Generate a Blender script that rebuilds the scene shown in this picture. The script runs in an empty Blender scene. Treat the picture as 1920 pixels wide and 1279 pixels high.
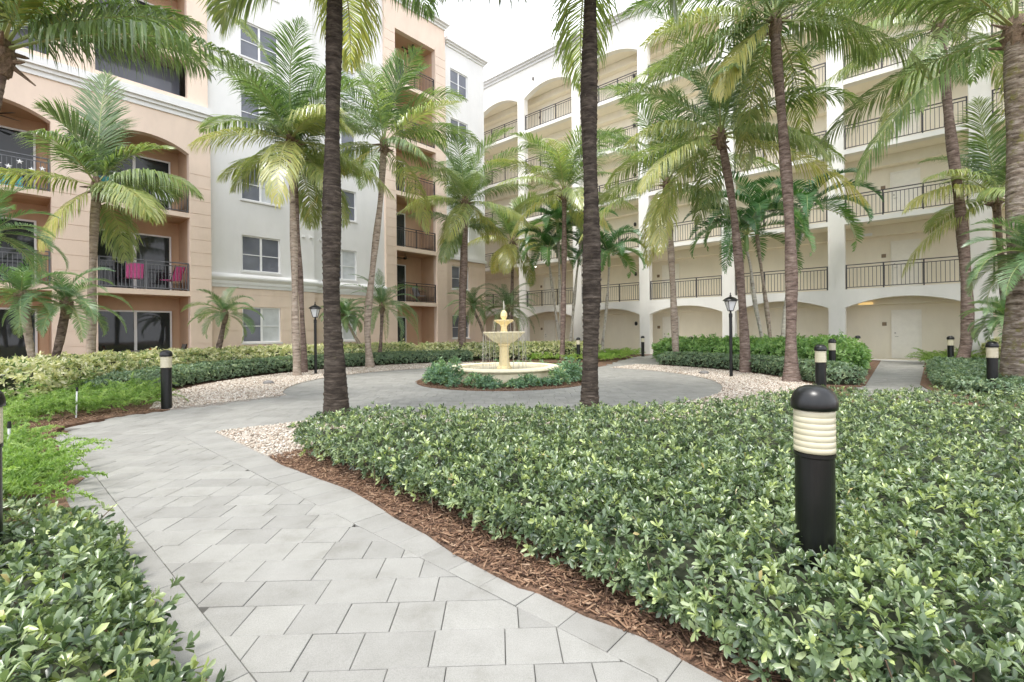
import bpy, math, random
import numpy as np
from math import radians, sin, cos, pi

# ------------------------------------------------------------------ camera
F, Y0, ROLL, YAW, H = 884.1, 622.4, 0.0094, 0.7248, 1.35     # measured from the photograph (1920 px wide)
scene = bpy.context.scene
COL = scene.collection
cam_d = bpy.data.cameras.new('camera')
cam = bpy.data.objects.new('camera', cam_d)
COL.objects.link(cam)
cam.location = (0, 0, H)
cam.rotation_mode = 'YXZ'
cam.rotation_euler = (pi / 2, 0, 0)
from mathutils import Matrix, Vector
cam.rotation_mode = 'QUATERNION'
cam.rotation_quaternion = (Matrix.Rotation(pi / 2, 3, 'X') @ Matrix.Rotation(-ROLL, 3, 'Z')).to_quaternion()
cam_d.sensor_width = 36.0
cam_d.lens = F / 1920 * 36.0
cam_d.shift_y = -(639.5 - Y0) / 1920
cam_d.clip_end = 500
scene.camera = cam

# ------------------------------------------------------------------ light
SUN_EL, SUN_AZ = radians(66), radians(215)      # azimuth clockwise from +Y (north)
w = bpy.data.worlds.new('World'); scene.world = w; w.use_nodes = True
nt = w.node_tree; nt.nodes.clear()
out = nt.nodes.new('ShaderNodeOutputWorld'); bg = nt.nodes.new('ShaderNodeBackground')
sky = nt.nodes.new('ShaderNodeTexSky'); sky.sky_type = 'NISHITA'; sky.sun_disc = False
sky.sun_elevation = SUN_EL; sky.sun_rotation = SUN_AZ; sky.air_density = 1.0; sky.dust_density = 2.0
tc = nt.nodes.new('ShaderNodeTexCoord')
nz = nt.nodes.new('ShaderNodeTexNoise'); nz.inputs['Scale'].default_value = 1.7; nz.inputs['Detail'].default_value = 6
nz.inputs['Roughness'].default_value = 0.55
rp = nt.nodes.new('ShaderNodeValToRGB')
rp.color_ramp.elements[0].position = 0.36; rp.color_ramp.elements[0].color = (.62, .62, .62, 1)
rp.color_ramp.elements[1].position = 0.6; rp.color_ramp.elements[1].color = (1, 1, 1, 1)
mx = nt.nodes.new('ShaderNodeMix'); mx.data_type = 'RGBA'
mx.inputs['B'].default_value = (9.4, 9.6, 10.2, 1)          # bright even cloud
nt.links.new(tc.outputs['Generated'], nz.inputs['Vector']); nt.links.new(nz.outputs['Fac'], rp.inputs['Fac'])
nt.links.new(rp.outputs['Color'], mx.inputs['Factor']); nt.links.new(sky.outputs['Color'], mx.inputs['A'])
nt.links.new(mx.outputs['Result'], bg.inputs['Color']); bg.inputs['Strength'].default_value = 0.11
nt.links.new(bg.outputs['Background'], out.inputs['Surface'])
sl = bpy.data.lights.new('sun', 'SUN'); sl.energy = 1.5; sl.angle = radians(12); sl.color = (1, .965, .91)
so = bpy.data.objects.new('sun', sl); COL.objects.link(so)
sd = Vector((sin(SUN_AZ) * cos(SUN_EL), cos(SUN_AZ) * cos(SUN_EL), sin(SUN_EL)))
so.rotation_euler = (-sd).to_track_quat('-Z', 'Y').to_euler(); so.location = sd * 40
vs = scene.view_settings
vs.view_transform = 'Standard'; vs.look = 'None'; vs.gamma = 1.0; vs.use_curve_mapping = False
vs.exposure = 1.30
scene.cycles.max_bounces = 8; scene.cycles.diffuse_bounces = 6; scene.cycles.glossy_bounces = 2
scene.cycles.transmission_bounces = 3; scene.cycles.transparent_max_bounces = 8
scene.cycles.caustics_reflective = False; scene.cycles.caustics_refractive = False
scene.cycles.use_adaptive_sampling = True; scene.cycles.adaptive_threshold = 0.02
scene.cycles.use_denoising = True

# ------------------------------------------------------------------ pixel -> place
def ray(x, y):
    u, v = x - 960, y - Y0; c, s = cos(ROLL), sin(ROLL)
    return (c * u - s * v) / F, (s * u + c * v) / F
def G(x, y, z=0.0):
    a, b = ray(x, y); Z = (H - z) / b; return (a * Z, Z)
def AT(x, y, Z):
    a, b = ray(x, y); return (a * Z, Z, H - b * Z)

# ------------------------------------------------------------------ helpers
def tag(o, label=None, cat=None, group=None, kind=None):
    if label: o['label'] = label
    if cat: o['category'] = cat
    if group: o['group'] = group
    if kind: o['kind'] = kind
    return o
def link(o, parent=None):
    COL.objects.link(o)
    if parent is not None: o.parent = parent
    return o
def empty(name, loc=(0, 0, 0), rz=0.0, parent=None):
    o = bpy.data.objects.new(name, None); o.location = loc; o.rotation_euler = (0, 0, rz)
    o.empty_display_size = .2
    return link(o, parent)
def meshobj(name, V, Fc, mat, parent=None, smooth=False, attr=None, loc=None):
    me = bpy.data.meshes.new(name); me.from_pydata([tuple(map(float, v)) for v in V], [], Fc)
    if smooth: me.polygons.foreach_set('use_smooth', [True] * len(me.polygons))
    if mat: me.materials.append(mat)
    me.update()
    o = bpy.data.objects.new(name, me)
    if loc: o.location = loc
    return link(o, parent)
def npmesh(name, V, faces_t, ntile, nv, mat, rnd=None, smooth=False):
    """V (N*nv,3); faces_t list of tuples for one tile repeated ntile times."""
    me = bpy.data.meshes.new(name)
    V = np.ascontiguousarray(V, dtype=np.float32).reshape(-1, 3)
    tot = np.array([len(f) for f in faces_t]); li = np.concatenate([np.array(f) for f in faces_t])
    loops = (np.arange(ntile)[:, None] * nv + li[None, :]).ravel()
    lt = np.tile(tot, ntile); ls = np.concatenate([[0], np.cumsum(lt)[:-1]]) if ntile else lt
    me.vertices.add(len(V)); me.vertices.foreach_set('co', V.ravel())
    me.loops.add(len(loops)); me.loops.foreach_set('vertex_index', loops.astype(np.int32))
    me.polygons.add(len(lt)); me.polygons.foreach_set('loop_start', ls.astype(np.int32))
    me.polygons.foreach_set('loop_total', lt.astype(np.int32))
    if smooth: me.polygons.foreach_set('use_smooth', np.ones(len(lt), dtype=bool))
    me.update(calc_edges=True)
    if rnd is not None:
        a = me.attributes.new('rnd', 'FLOAT', 'POINT')
        a.data.foreach_set('value', np.repeat(np.asarray(rnd, dtype=np.float32), nv))
    if mat: me.materials.append(mat)
    return me
class MB:
    def __init__(s): s.v = []; s.f = []
    def quad(s, a, b, c, d):
        n = len(s.v); s.v += [a, b, c, d]; s.f.append((n, n + 1, n + 2, n + 3)); return s
    def poly(s, pts):
        n = len(s.v); s.v += list(pts); s.f.append(tuple(range(n, n + len(pts)))); return s
    def box(s, x0, x1, y0, y1, z0, z1):
        n = len(s.v)
        s.v += [(x0, y0, z0), (x1, y0, z0), (x1, y1, z0), (x0, y1, z0), (x0, y0, z1), (x1, y0, z1), (x1, y1, z1), (x0, y1, z1)]
        for f in ((0, 3, 2, 1), (4, 5, 6, 7), (0, 1, 5, 4), (1, 2, 6, 5), (2, 3, 7, 6), (3, 0, 4, 7)):
            s.f.append(tuple(n + i for i in f))
        return s
    def prism(s, pts, z0, z1):
        n = len(s.v); k = len(pts)
        s.v += [(p[0], p[1], z0) for p in pts] + [(p[0], p[1], z1) for p in pts]
        s.f.append(tuple(range(n + k - 1, n - 1, -1))); s.f.append(tuple(range(n + k, n + 2 * k)))
        for i in range(k): j = (i + 1) % k; s.f.append((n + i, n + j, n + k + j, n + k + i))
        return s
    def tube(s, pts, r, n=8, cap=True):
        """pts list of 3-vectors, r radius or list"""
        pts = [Vector(p) for p in pts]; k = len(pts); rr = r if hasattr(r, '__len__') else [r] * k
        b0 = len(s.v)
        for i, p in enumerate(pts):
            t = (pts[min(i + 1, k - 1)] - pts[max(i - 1, 0)]).normalized()
            ref = Vector((1, 0, 0)) if abs(t.x) < .9 else Vector((0, 1, 0))
            u = t.cross(ref).normalized(); v = t.cross(u)
            for j in range(n):
                a = 2 * pi * j / n; q = p + (u * cos(a) + v * sin(a)) * rr[i]; s.v.append(tuple(q))
        for i in range(k - 1):
            for j in range(n):
                j2 = (j + 1) % n
                s.f.append((b0 + i * n + j, b0 + i * n + j2, b0 + (i + 1) * n + j2, b0 + (i + 1) * n + j))
        if cap:
            s.f.append(tuple(b0 + j for j in range(n - 1, -1, -1))); s.f.append(tuple(b0 + (k - 1) * n + j for j in range(n)))
        return s
    def lathe(s, prof, n=32, c=(0, 0), wob=None):
        b0 = len(s.v)
        for i, (r, z) in enumerate(prof):
            for j in range(n):
                a = 2 * pi * j / n; q = r * (wob(i, a) if wob else 1)
                s.v.append((c[0] + q * cos(a), c[1] + q * sin(a), z))
        for i in range(len(prof) - 1):
            for j in range(n):
                j2 = (j + 1) % n
                s.f.append((b0 + i * n + j, b0 + i * n + j2, b0 + (i + 1) * n + j2, b0 + (i + 1) * n + j))
        s.f.append(tuple(b0 + j for j in range(n - 1, -1, -1)))
        s.f.append(tuple(b0 + (len(prof) - 1) * n + j for j in range(n)))
        return s
    def build(s, name, mat, parent=None, smooth=False, loc=None):
        return meshobj(name, s.v, s.f, mat, parent, smooth, None, loc)

# ------------------------------------------------------------------ materials
def newmat(name):
    m = bpy.data.materials.new(name); m.use_nodes = True
    t = m.node_tree; b = t.nodes['Principled BSDF']; return m, t, b
def ramp(t, stops):
    r = t.nodes.new('ShaderNodeValToRGB'); e = r.color_ramp.elements
    while len(e) < len(stops): e.new(.5)
    for i, (p, c) in enumerate(stops): e[i].position = p; e[i].color = (*c, 1)
    return r
def noise(t, scale, detail=4, rough=.6, vec=None, stretch=None):
    n = t.nodes.new('ShaderNodeTexNoise'); n.inputs['Scale'].default_value = scale
    n.inputs['Detail'].default_value = detail; n.inputs['Roughness'].default_value = rough
    c = t.nodes.new('ShaderNodeTexCoord')
    if stretch:
        mp = t.nodes.new('ShaderNodeMapping'); mp.inputs['Scale'].default_value = stretch
        t.links.new(c.outputs['Object'], mp.inputs['Vector']); t.links.new(mp.outputs['Vector'], n.inputs['Vector'])
    else: t.links.new(c.outputs['Object'], n.inputs['Vector'])
    return n
def bump(t, b, src, strength, dist=.01):
    u = t.nodes.new('ShaderNodeBump'); u.inputs['Strength'].default_value = strength; u.inputs['Distance'].default_value = dist
    t.links.new(src, u.inputs['Height']); t.links.new(u.outputs['Normal'], b.inputs['Normal'])
def plain(name, c, rough=.6, metal=0.0, var=.12, scale=6, bmp=0.0, bscale=60, bdist=.004, spec=.5):
    m, t, b = newmat(name)
    n = noise(t, scale, 5)
    r = ramp(t, [(.3, tuple(x * (1 - var) for x in c)), (.7, tuple(min(1, x * (1 + var)) for x in c))])
    t.links.new(n.outputs['Fac'], r.inputs['Fac']); t.links.new(r.outputs['Color'], b.inputs['Base Color'])
    b.inputs['Roughness'].default_value = rough; b.inputs['Metallic'].default_value = metal
    b.inputs['Specular IOR Level'].default_value = spec
    if bmp: bump(t, b, noise(t, bscale, 3).outputs['Fac'], bmp, bdist)
    return m
def stucco(name, c, dirt=.08):
    m, t, b = newmat(name)
    n1 = noise(t, .55, 6, .6); n2 = noise(t, 2.2, 6, .65, stretch=(1, 1, .35))
    r1 = ramp(t, [(.3, tuple(x * (1 - dirt) for x in c)), (.65, c)])
    r2 = ramp(t, [(.35, (1 - dirt * .9,) * 3), (.6, (1, 1, 1))])
    x = t.nodes.new('ShaderNodeMix'); x.data_type = 'RGBA'; x.blend_type = 'MULTIPLY'; x.inputs['Factor'].default_value = 1
    t.links.new(n1.outputs['Fac'], r1.inputs['Fac']); t.links.new(n2.outputs['Fac'], r2.inputs['Fac'])
    t.links.new(r1.outputs['Color'], x.inputs['A']); t.links.new(r2.outputs['Color'], x.inputs['B'])
    t.links.new(x.outputs['Result'], b.inputs['Base Color']); b.inputs['Roughness'].default_value = .85
    b.inputs['Specular IOR Level'].default_value = .25
    bump(t, b, noise(t, 45, 4, .7).outputs['Fac'], .35, .006)
    return m
def leafmat(name, stops, rough=.4, trans=.3, spec=.5, tcol=None):
    m, t, b = newmat(name)
    a = t.nodes.new('ShaderNodeAttribute'); a.attribute_name = 'rnd'
    r = ramp(t, stops); t.links.new(a.outputs['Fac'], r.inputs['Fac'])
    t.links.new(r.outputs['Color'], b.inputs['Base Color']); b.inputs['Roughness'].default_value = rough
    b.inputs['Specular IOR Level'].default_value = spec
    tr = t.nodes.new('ShaderNodeBsdfTranslucent'); mxs = t.nodes.new('ShaderNodeMixShader'); mxs.inputs[0].default_value = trans
    g = t.nodes.new('ShaderNodeMix'); g.data_type = 'RGBA'; g.blend_type = 'MULTIPLY'; g.inputs['Factor'].default_value = 1
    g.inputs['B'].default_value = (*(tcol or (1.5, 1.55, .7)), 1)
    t.links.new(r.outputs['Color'], g.inputs['A']); t.links.new(g.outputs['Result'], tr.inputs['Color'])
    o = t.nodes['Material Output']
    t.links.new(b.outputs['BSDF'], mxs.inputs[1]); t.links.new(tr.outputs['BSDF'], mxs.inputs[2]); t.links.new(mxs.outputs['Shader'], o.inputs['Surface'])
    return m
def glassmat(name, c, rough=.06):
    m, t, b = newmat(name); n = noise(t, 1.3, 2)
    r = ramp(t, [(.3, tuple(x * .8 for x in c)), (.7, c)]); t.links.new(n.outputs['Fac'], r.inputs['Fac'])
    t.links.new(r.outputs['Color'], b.inputs['Base Color']); b.inputs['Roughness'].default_value = rough
    b.inputs['Specular IOR Level'].default_value = .35
    bump(t, b, noise(t, .9, 1).outputs['Fac'], .05, .02)
    return m
M = {}
M['white'] = stucco('white_stucco', (.75, .742, .72), .045)
M['ivory'] = stucco('ivory_stucco', (.82, .80, .75), .05)
M['cream'] = stucco('cream_corridor_stucco', (.86, .80, .67), .05)
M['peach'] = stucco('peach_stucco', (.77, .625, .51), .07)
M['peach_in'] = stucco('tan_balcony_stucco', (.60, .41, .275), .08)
M['trim'] = stucco('trim_stucco', (.74, .735, .72), .05)
M['vinyl'] = plain('white_vinyl', (.80, .80, .80), .45, var=.04)
M['glass'] = glassmat('window_glass', (.17, .18, .21))
M['glass_dark'] = glassmat('dark_door_glass', (.035, .04, .042), .03)
M['curtain'] = plain('pale_curtain', (.55, .57, .58), .8, var=.1, scale=3)
M['rail'] = plain('dark_bronze_rail', (.045, .042, .045), .45, var=.2)
M['rail_l'] = plain('grey_rail', (.11, .112, .118), .32, .4, var=.2)
M['door'] = plain('cream_door', (.84, .81, .73), .5, var=.04)
M['metal'] = plain('brushed_metal', (.4, .38, .33), .35, .9)
M['black'] = plain('black_metal', (.006, .0065, .0065), .32, var=.3, bmp=.2, bscale=30)
M['plate'] = plain('number_plate', (.22, .16, .10), .5)
M['pink'] = plain('pink_sling', (.93, .16, .48), .6, var=.08)
M['teal'] = plain('teal_cloth', (.10, .50, .52), .7, var=.12)
M['cloth'] = plain('white_blue_towel', (.72, .74, .80), .8, var=.15, scale=25)
M['wicker'] = plain('grey_wicker', (.20, .19, .18), .7, bmp=.5, bscale=90)
M['orange'] = plain('orange_plastic', (.8, .25, .05), .5)

def paver_mat():
    m, t, b = newmat('grey_paver')
    oi = t.nodes.new('ShaderNodeObjectInfo'); at = t.nodes.new('ShaderNodeAttribute'); at.attribute_name = 'rnd'
    ad = t.nodes.new('ShaderNodeMath'); ad.operation = 'ADD'
    t.links.new(oi.outputs['Random'], ad.inputs[0]); t.links.new(at.outputs['Fac'], ad.inputs[1])
    fr = t.nodes.new('ShaderNodeMath'); fr.operation = 'FRACT'; t.links.new(ad.outputs[0], fr.inputs[0])
    r = ramp(t, [(0, (.248, .244, .228)), (.5, (.268, .264, .247)), (1, (.292, .288, .268))])
    t.links.new(fr.outputs[0], r.inputs['Fac'])
    n = noise(t, 3.2, 8, .7); geo = t.nodes.new('ShaderNodeNewGeometry'); t.links.new(geo.outputs['Position'], n.inputs['Vector'])
    r2 = ramp(t, [(.28, (.78, .77, .74)), (.46, (.98, .98, .97)), (.72, (1.12, 1.12, 1.12))])
    t.links.new(n.outputs['Fac'], r2.inputs['Fac'])
    n3 = noise(t, 220, 2, .6); t.links.new(geo.outputs['Position'], n3.inputs['Vector'])
    r3 = ramp(t, [(.25, (.80, .80, .80)), (.5, (1, 1, 1)), (.75, (1.15, 1.15, 1.15))]); t.links.new(n3.outputs['Fac'], r3.inputs['Fac'])
    x = t.nodes.new('ShaderNodeMix'); x.data_type = 'RGBA'; x.blend_type = 'MULTIPLY'; x.inputs['Factor'].default_value = 1
    y = t.nodes.new('ShaderNodeMix'); y.data_type = 'RGBA'; y.blend_type = 'MULTIPLY'; y.inputs['Factor'].default_value = 1
    t.links.new(r.outputs['Color'], x.inputs['A']); t.links.new(r2.outputs['Color'], x.inputs['B'])
    t.links.new(x.outputs['Result'], y.inputs['A']); t.links.new(r3.outputs['Color'], y.inputs['B'])
    t.links.new(y.outputs['Result'], b.inputs['Base Color']); b.inputs['Roughness'].default_value = .8
    b.inputs['Specular IOR Level'].default_value = .3
    bump(t, b, n3.outputs['Fac'], .25, .003)
    return m
M['paver'] = paver_mat()
M['joint'] = plain('joint_sand', (.20, .19, .17), .95, var=.3, scale=20)
M['soil'] = plain('mulch_ground', (.16, .095, .06), .95, var=.45, scale=14, bmp=.8, bscale=35, bdist=.03)
M['gravel_base'] = plain('gravel_bed_base', (.42, .38, .33), .9, var=.3, scale=30, bmp=.6, bscale=40, bdist=.02)
M['grass_floor'] = plain('patio_floor', (.45, .40, .34), .8)
M['stone_cast'] = plain('cast_stone', (.80, .66, .37), .75, var=.10, scale=9, bmp=.3, bscale=50)
M['stone_pale'] = plain('pale_cast_stone', (.82, .74, .53), .75, var=.10, scale=9, bmp=.3, bscale=50)
def attrmat(name, stops, rough=.85):
    m, t, b = newmat(name); a = t.nodes.new('ShaderNodeAttribute'); a.attribute_name = 'rnd'
    r = ramp(t, stops); t.links.new(a.outputs['Fac'], r.inputs['Fac']); t.links.new(r.outputs['Color'], b.inputs['Base Color'])
    b.inputs['Roughness'].default_value = rough; return m
M['pebble'] = attrmat('white_river_gravel', [(0, (.20, .16, .12)), (.25, (.42, .34, .27)), (.6, (.56, .49, .41)), (1, (.68, .64, .58))])
M['chip'] = attrmat('mulch_chip', [(0, (.07, .038, .025)), (.4, (.18, .10, .06)), (.8, (.29, .18, .11)), (1, (.40, .28, .19))], .9)
M['twig'] = plain('twig_bark', (.16, .105, .07), .9, var=.4, scale=30)
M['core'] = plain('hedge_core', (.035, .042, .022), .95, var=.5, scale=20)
# foliage
M['ficus'] = leafmat('ficus_leaf', [(0, (.045, .078, .04)), (.3, (.11, .165, .08)), (.6, (.21, .285, .14)), (.85, (.34, .41, .22)), (.985, (.45, .53, .21)), (1, (.46, .38, .18))], .33, .26, .9)
M['clip'] = leafmat('clipped_hedge_leaf', [(0, (.09, .16, .09)), (.5, (.19, .28, .165)), (.9, (.29, .38, .22)), (1, (.38, .46, .24))], .4, .22, .7)
M['varieg'] = leafmat('variegated_leaf', [(0, (.13, .22, .08)), (.22, (.32, .40, .16)), (.40, (.60, .61, .32)), (.7, (.74, .72, .48)), (1, (.82, .80, .62))], .45, .25)
M['bright'] = leafmat('bright_shrub_leaf', [(0, (.12, .24, .075)), (.5, (.24, .41, .13)), (1, (.40, .57, .22))], .4, .3)
M['blue'] = leafmat('blue_green_leaf', [(0, (.09, .17, .11)), (.5, (.17, .29, .175)), (.85, (.29, .44, .19)), (1, (.42, .47, .22))], .45, .25)
M['fern'] = leafmat('asparagus_fern', [(0, (.12, .22, .05)), (.5, (.23, .36, .10)), (1, (.38, .50, .19))], .55, .4)
M['fernb'] = leafmat('fern_bed', [(0, (.14, .27, .05)), (.5, (.28, .45, .10)), (1, (.46, .56, .17))], .55, .4)
M['coco'] = leafmat('coconut_leaflet', [(0, (.075, .14, .055)), (.3, (.15, .235, .09)), (.55, (.28, .355, .13)), (.78, (.52, .50, .17)), (1, (.66, .58, .20))], .30, .36, 1.0, (1.3, 1.35, .75))
M['rachis'] = attrmat('palm_rachis', [(0, (.22, .30, .10)), (.5, (.36, .40, .16)), (1, (.50, .42, .16))], .45)
M['date'] = leafmat('date_leaflet', [(0, (.08, .16, .085)), (.5, (.16, .27, .13)), (1, (.30, .40, .16))], .35, .3, .6)
M['adon'] = leafmat('christmas_palm_leaflet', [(0, (.035, .10, .045)), (.5, (.08, .20, .075)), (1, (.20, .35, .10))], .28, .25, .7)
def barkmat(name, dark, mid, light, moss, mossamt):
    m, t, b = newmat(name)
    n = noise(t, 1, 6, .7, stretch=(5, 5, 17)); n2 = noise(t, 5, 6, .7); n3 = noise(t, 26, 3, .6)
    r = ramp(t, [(.28, dark), (.48, mid), (.70, light)]); t.links.new(n.outputs['Fac'], r.inputs['Fac'])
    mr = ramp(t, [(mossamt, (0, 0, 0)), (mossamt + .15, (1, 1, 1))]); t.links.new(n2.outputs['Fac'], mr.inputs['Fac'])
    x = t.nodes.new('ShaderNodeMix'); x.data_type = 'RGBA'; x.inputs['B'].default_value = (*moss, 1)
    t.links.new(mr.outputs['Color'], x.inputs['Factor']); t.links.new(r.outputs['Color'], x.inputs['A'])
    lr = ramp(t, [(.68, (0, 0, 0)), (.76, (.8, .8, .8))]); t.links.new(n3.outputs['Fac'], lr.inputs['Fac'])
    y = t.nodes.new('ShaderNodeMix'); y.data_type = 'RGBA'; y.inputs['B'].default_value = (*(min(1, c * 1.5 + .06) for c in light), 1)
    t.links.new(lr.outputs['Color'], y.inputs['Factor']); t.links.new(x.outputs['Result'], y.inputs['A'])
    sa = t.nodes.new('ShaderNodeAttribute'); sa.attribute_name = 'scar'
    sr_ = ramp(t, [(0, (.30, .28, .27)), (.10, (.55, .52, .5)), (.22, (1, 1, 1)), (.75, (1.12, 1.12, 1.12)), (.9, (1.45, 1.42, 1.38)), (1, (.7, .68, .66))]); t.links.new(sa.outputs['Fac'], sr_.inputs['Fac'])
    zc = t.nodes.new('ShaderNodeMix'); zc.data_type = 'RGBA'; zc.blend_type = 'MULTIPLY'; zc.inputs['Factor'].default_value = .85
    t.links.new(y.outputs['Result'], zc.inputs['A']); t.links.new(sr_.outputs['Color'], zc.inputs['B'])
    t.links.new(zc.outputs['Result'], b.inputs['Base Color']); b.inputs['Roughness'].default_value = .9
    b.inputs['Specular IOR Level'].default_value = .2
    bump(t, b, n.outputs['Fac'], .7, .03)
    return m
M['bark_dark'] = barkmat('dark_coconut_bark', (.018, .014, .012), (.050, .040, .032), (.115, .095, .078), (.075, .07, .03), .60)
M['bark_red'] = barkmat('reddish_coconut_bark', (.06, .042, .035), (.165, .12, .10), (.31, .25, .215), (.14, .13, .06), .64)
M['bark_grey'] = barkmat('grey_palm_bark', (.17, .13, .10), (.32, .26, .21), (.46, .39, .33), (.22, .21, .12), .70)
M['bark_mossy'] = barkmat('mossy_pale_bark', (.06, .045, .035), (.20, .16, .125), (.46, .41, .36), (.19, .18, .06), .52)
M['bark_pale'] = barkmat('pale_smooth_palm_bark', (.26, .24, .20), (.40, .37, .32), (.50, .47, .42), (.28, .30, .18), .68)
M['fibre'] = plain('palm_fibre', (.21, .15, .105), .95, var=.5, scale=18, bmp=.9, bscale=40, bdist=.03)
M['crownshaft'] = plain('green_crownshaft', (.22, .34, .12), .4, var=.2)
def waterm():
    m, t, b = newmat('water'); n = noise(t, 3, 2)
    r = ramp(t, [(.3, (.62, .60, .50)), (.7, (.74, .72, .64))]); t.links.new(n.outputs['Fac'], r.inputs['Fac']); t.links.new(r.outputs['Color'], b.inputs['Base Color'])
    b.inputs['Roughness'].default_value = .08; b.inputs['Transmission Weight'].default_value = .45; b.inputs['IOR'].default_value = 1.33
    bump(t, b, noise(t, 14, 2).outputs['Fac'], .3, .02); return m
M['water'] = waterm()
def lens():
    m, t, b = newmat('ribbed_lens'); n = noise(t, 4, 3)
    r = ramp(t, [(.3, (.58, .53, .36)), (.7, (.70, .65, .49))]); t.links.new(n.outputs['Fac'], r.inputs['Fac']); t.links.new(r.outputs['Color'], b.inputs['Base Color'])
    b.inputs['Roughness'].default_value = .3; b.inputs['Transmission Weight'].default_value = .15; return m
M['lens'] = lens()
M['lampglass'] = plain('frosted_lamp_glass', (.80, .81, .82), .35, var=.04)
def lit(name, c, s):
    m, t, b = newmat(name); n = noise(t, 3, 2); r = ramp(t, [(.3, c), (.7, c)]); t.links.new(n.outputs['Fac'], r.inputs['Fac'])
    t.links.new(r.outputs['Color'], b.inputs['Base Color']); t.links.new(r.outputs['Color'], b.inputs['Emission Color']); b.inputs['Emission Strength'].default_value = s; return m
M['amber'] = lit('amber_light', (.9, .62, .25), .3)
M['downlight'] = lit('lit_downlight', (1, .95, .85), 2.5)

# ------------------------------------------------------------------ setting: ground, paving, beds
C = (-.22, 13.0)                  # fountain centre
def pol(r, deg): return (C[0] + r * cos(radians(deg)), C[1] + r * sin(radians(deg)))
def arc(r, a0, a1, n=24): return [pol(r, a0 + (a1 - a0) * i / n) for i in range(n + 1)]
g = MB().poly([(-120, -40, -.03), (120, -40, -.03), (120, 160, -.03), (-120, 160, -.03)]).build('ground', M['soil'])
tag(g, 'brown mulch covered ground of the courtyard', None, kind='structure')
def inpoly(P, poly):
    x, y = P[:, 0], P[:, 1]; r = np.zeros(len(P), bool); n = len(poly)
    for i in range(n):
        x1, y1 = poly[i]; x2, y2 = poly[(i + 1) % n]
        c = ((y1 > y) != (y2 > y)); d = (y2 - y1) if y2 != y1 else 1e-9
        r ^= c & (x < (x2 - x1) * (y - y1) / d + x1)
    return r
def seg_dist(P, poly):
    d = np.full(len(P), 1e9); n = len(poly)
    for i in range(n):
        a = np.array(poly[i]); b = np.array(poly[(i + 1) % n]); ab = b - a
        t = np.clip(((P - a) @ ab) / max(ab @ ab, 1e-9), 0, 1)
        d = np.minimum(d, np.linalg.norm(P - (a + t[:, None] * ab), axis=1))
    return d
LJ = [(1.0, .02), (-1.06, 1.87), (-3.55, 4.11), (-5.99, 6.29)]       # left joint line of the path field
RJ = [(2.0, .50), (.40, 1.94), (-.98, 3.19), (-2.28, 4.35), (-4.33, 6.19)]
apron = [(-4.33, 6.19), (-5.99, 6.29), (-6.45, 6.9), (-6.38, 7.7), (-5.98, 8.5), (-4.85, 10.3)] + arc(5.6, 209, 243, 8) + [(-2.3, 7.85), (-3.46, 6.92), (-4.05, 6.42)]
backpath = [(3.0, 17.0), (5.4, 16.0), (9.6, 25.2), (8.4, 26.2), (7.2, 26.0)]
sidepath = [(7.0, 9.6), (8.3, 8.7), (17.9, 20.65), (16.9, 21.9)]
strip = LJ + RJ[::-1]
def paved(P):
    rr = np.hypot(P[:, 0] - C[0], P[:, 1] - C[1])
    return inpoly(P, strip) | inpoly(P, apron) | ((rr < 5.62) & (rr > 2.15)) | inpoly(P, backpath) | inpoly(P, sidepath)
base = MB()
base.poly([(x, y, -.012) for x, y in strip]); base.poly([(x, y, -.016) for x, y in apron])
base.poly([(x, y, -.020) for x, y in arc(5.7, 0, 360, 60)[:-1]]); base.poly([(x, y, -.024) for x, y in backpath]); base.poly([(x, y, -.024) for x, y in sidepath])
path = base.build('path', M['joint']); tag(path, 'grey paved garden path running up to the ring round the fountain', None, kind='structure')

rng = np.random.default_rng(5); random.seed(5)
def clip_half(poly, p, n):
    out_ = []
    for i in range(len(poly)):
        a, b = poly[i], poly[(i + 1) % len(poly)]
        da = (a[0] - p[0]) * n[0] + (a[1] - p[1]) * n[1]; db = (b[0] - p[0]) * n[0] + (b[1] - p[1]) * n[1]
        if da >= 0: out_.append(a)
        if da * db < 0: k = da / (da - db); out_.append((a[0] + (b[0] - a[0]) * k, a[1] + (b[1] - a[1]) * k))
    return out_
pavers = []           # (polygon, top height)
ROT = .03; cr, sr = cos(ROT), sin(ROT)
def w2(x, y): return (x * cr - y * sr, x * sr + y * cr)
row = 0; y = -.2; gap = .0017
rowsd = .232
while y < 27:
    x = -8 + random.uniform(0, .2)
    while x < 18.5:
        wd = random.choice((.232, .232, .232, .31, .232, .35))
        pl = [(x + gap, y + gap), (x + wd - gap, y + gap), (x + wd - gap, y + rowsd - gap), (x + gap, y + rowsd - gap)]
        pavers.append([w2(*p) for p in pl]); x += wd
    y += rowsd
cen = np.array([np.mean(p, axis=0) for p in pavers])
def halfplanes(line, side):
    res = []
    for a, b in zip(line[:-1], line[1:]):
        n = (-(b[1] - a[1]) * side, (b[0] - a[0]) * side); L_ = math.hypot(*n); res.append((a, (n[0] / L_, n[1] / L_)))
    return res
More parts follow.
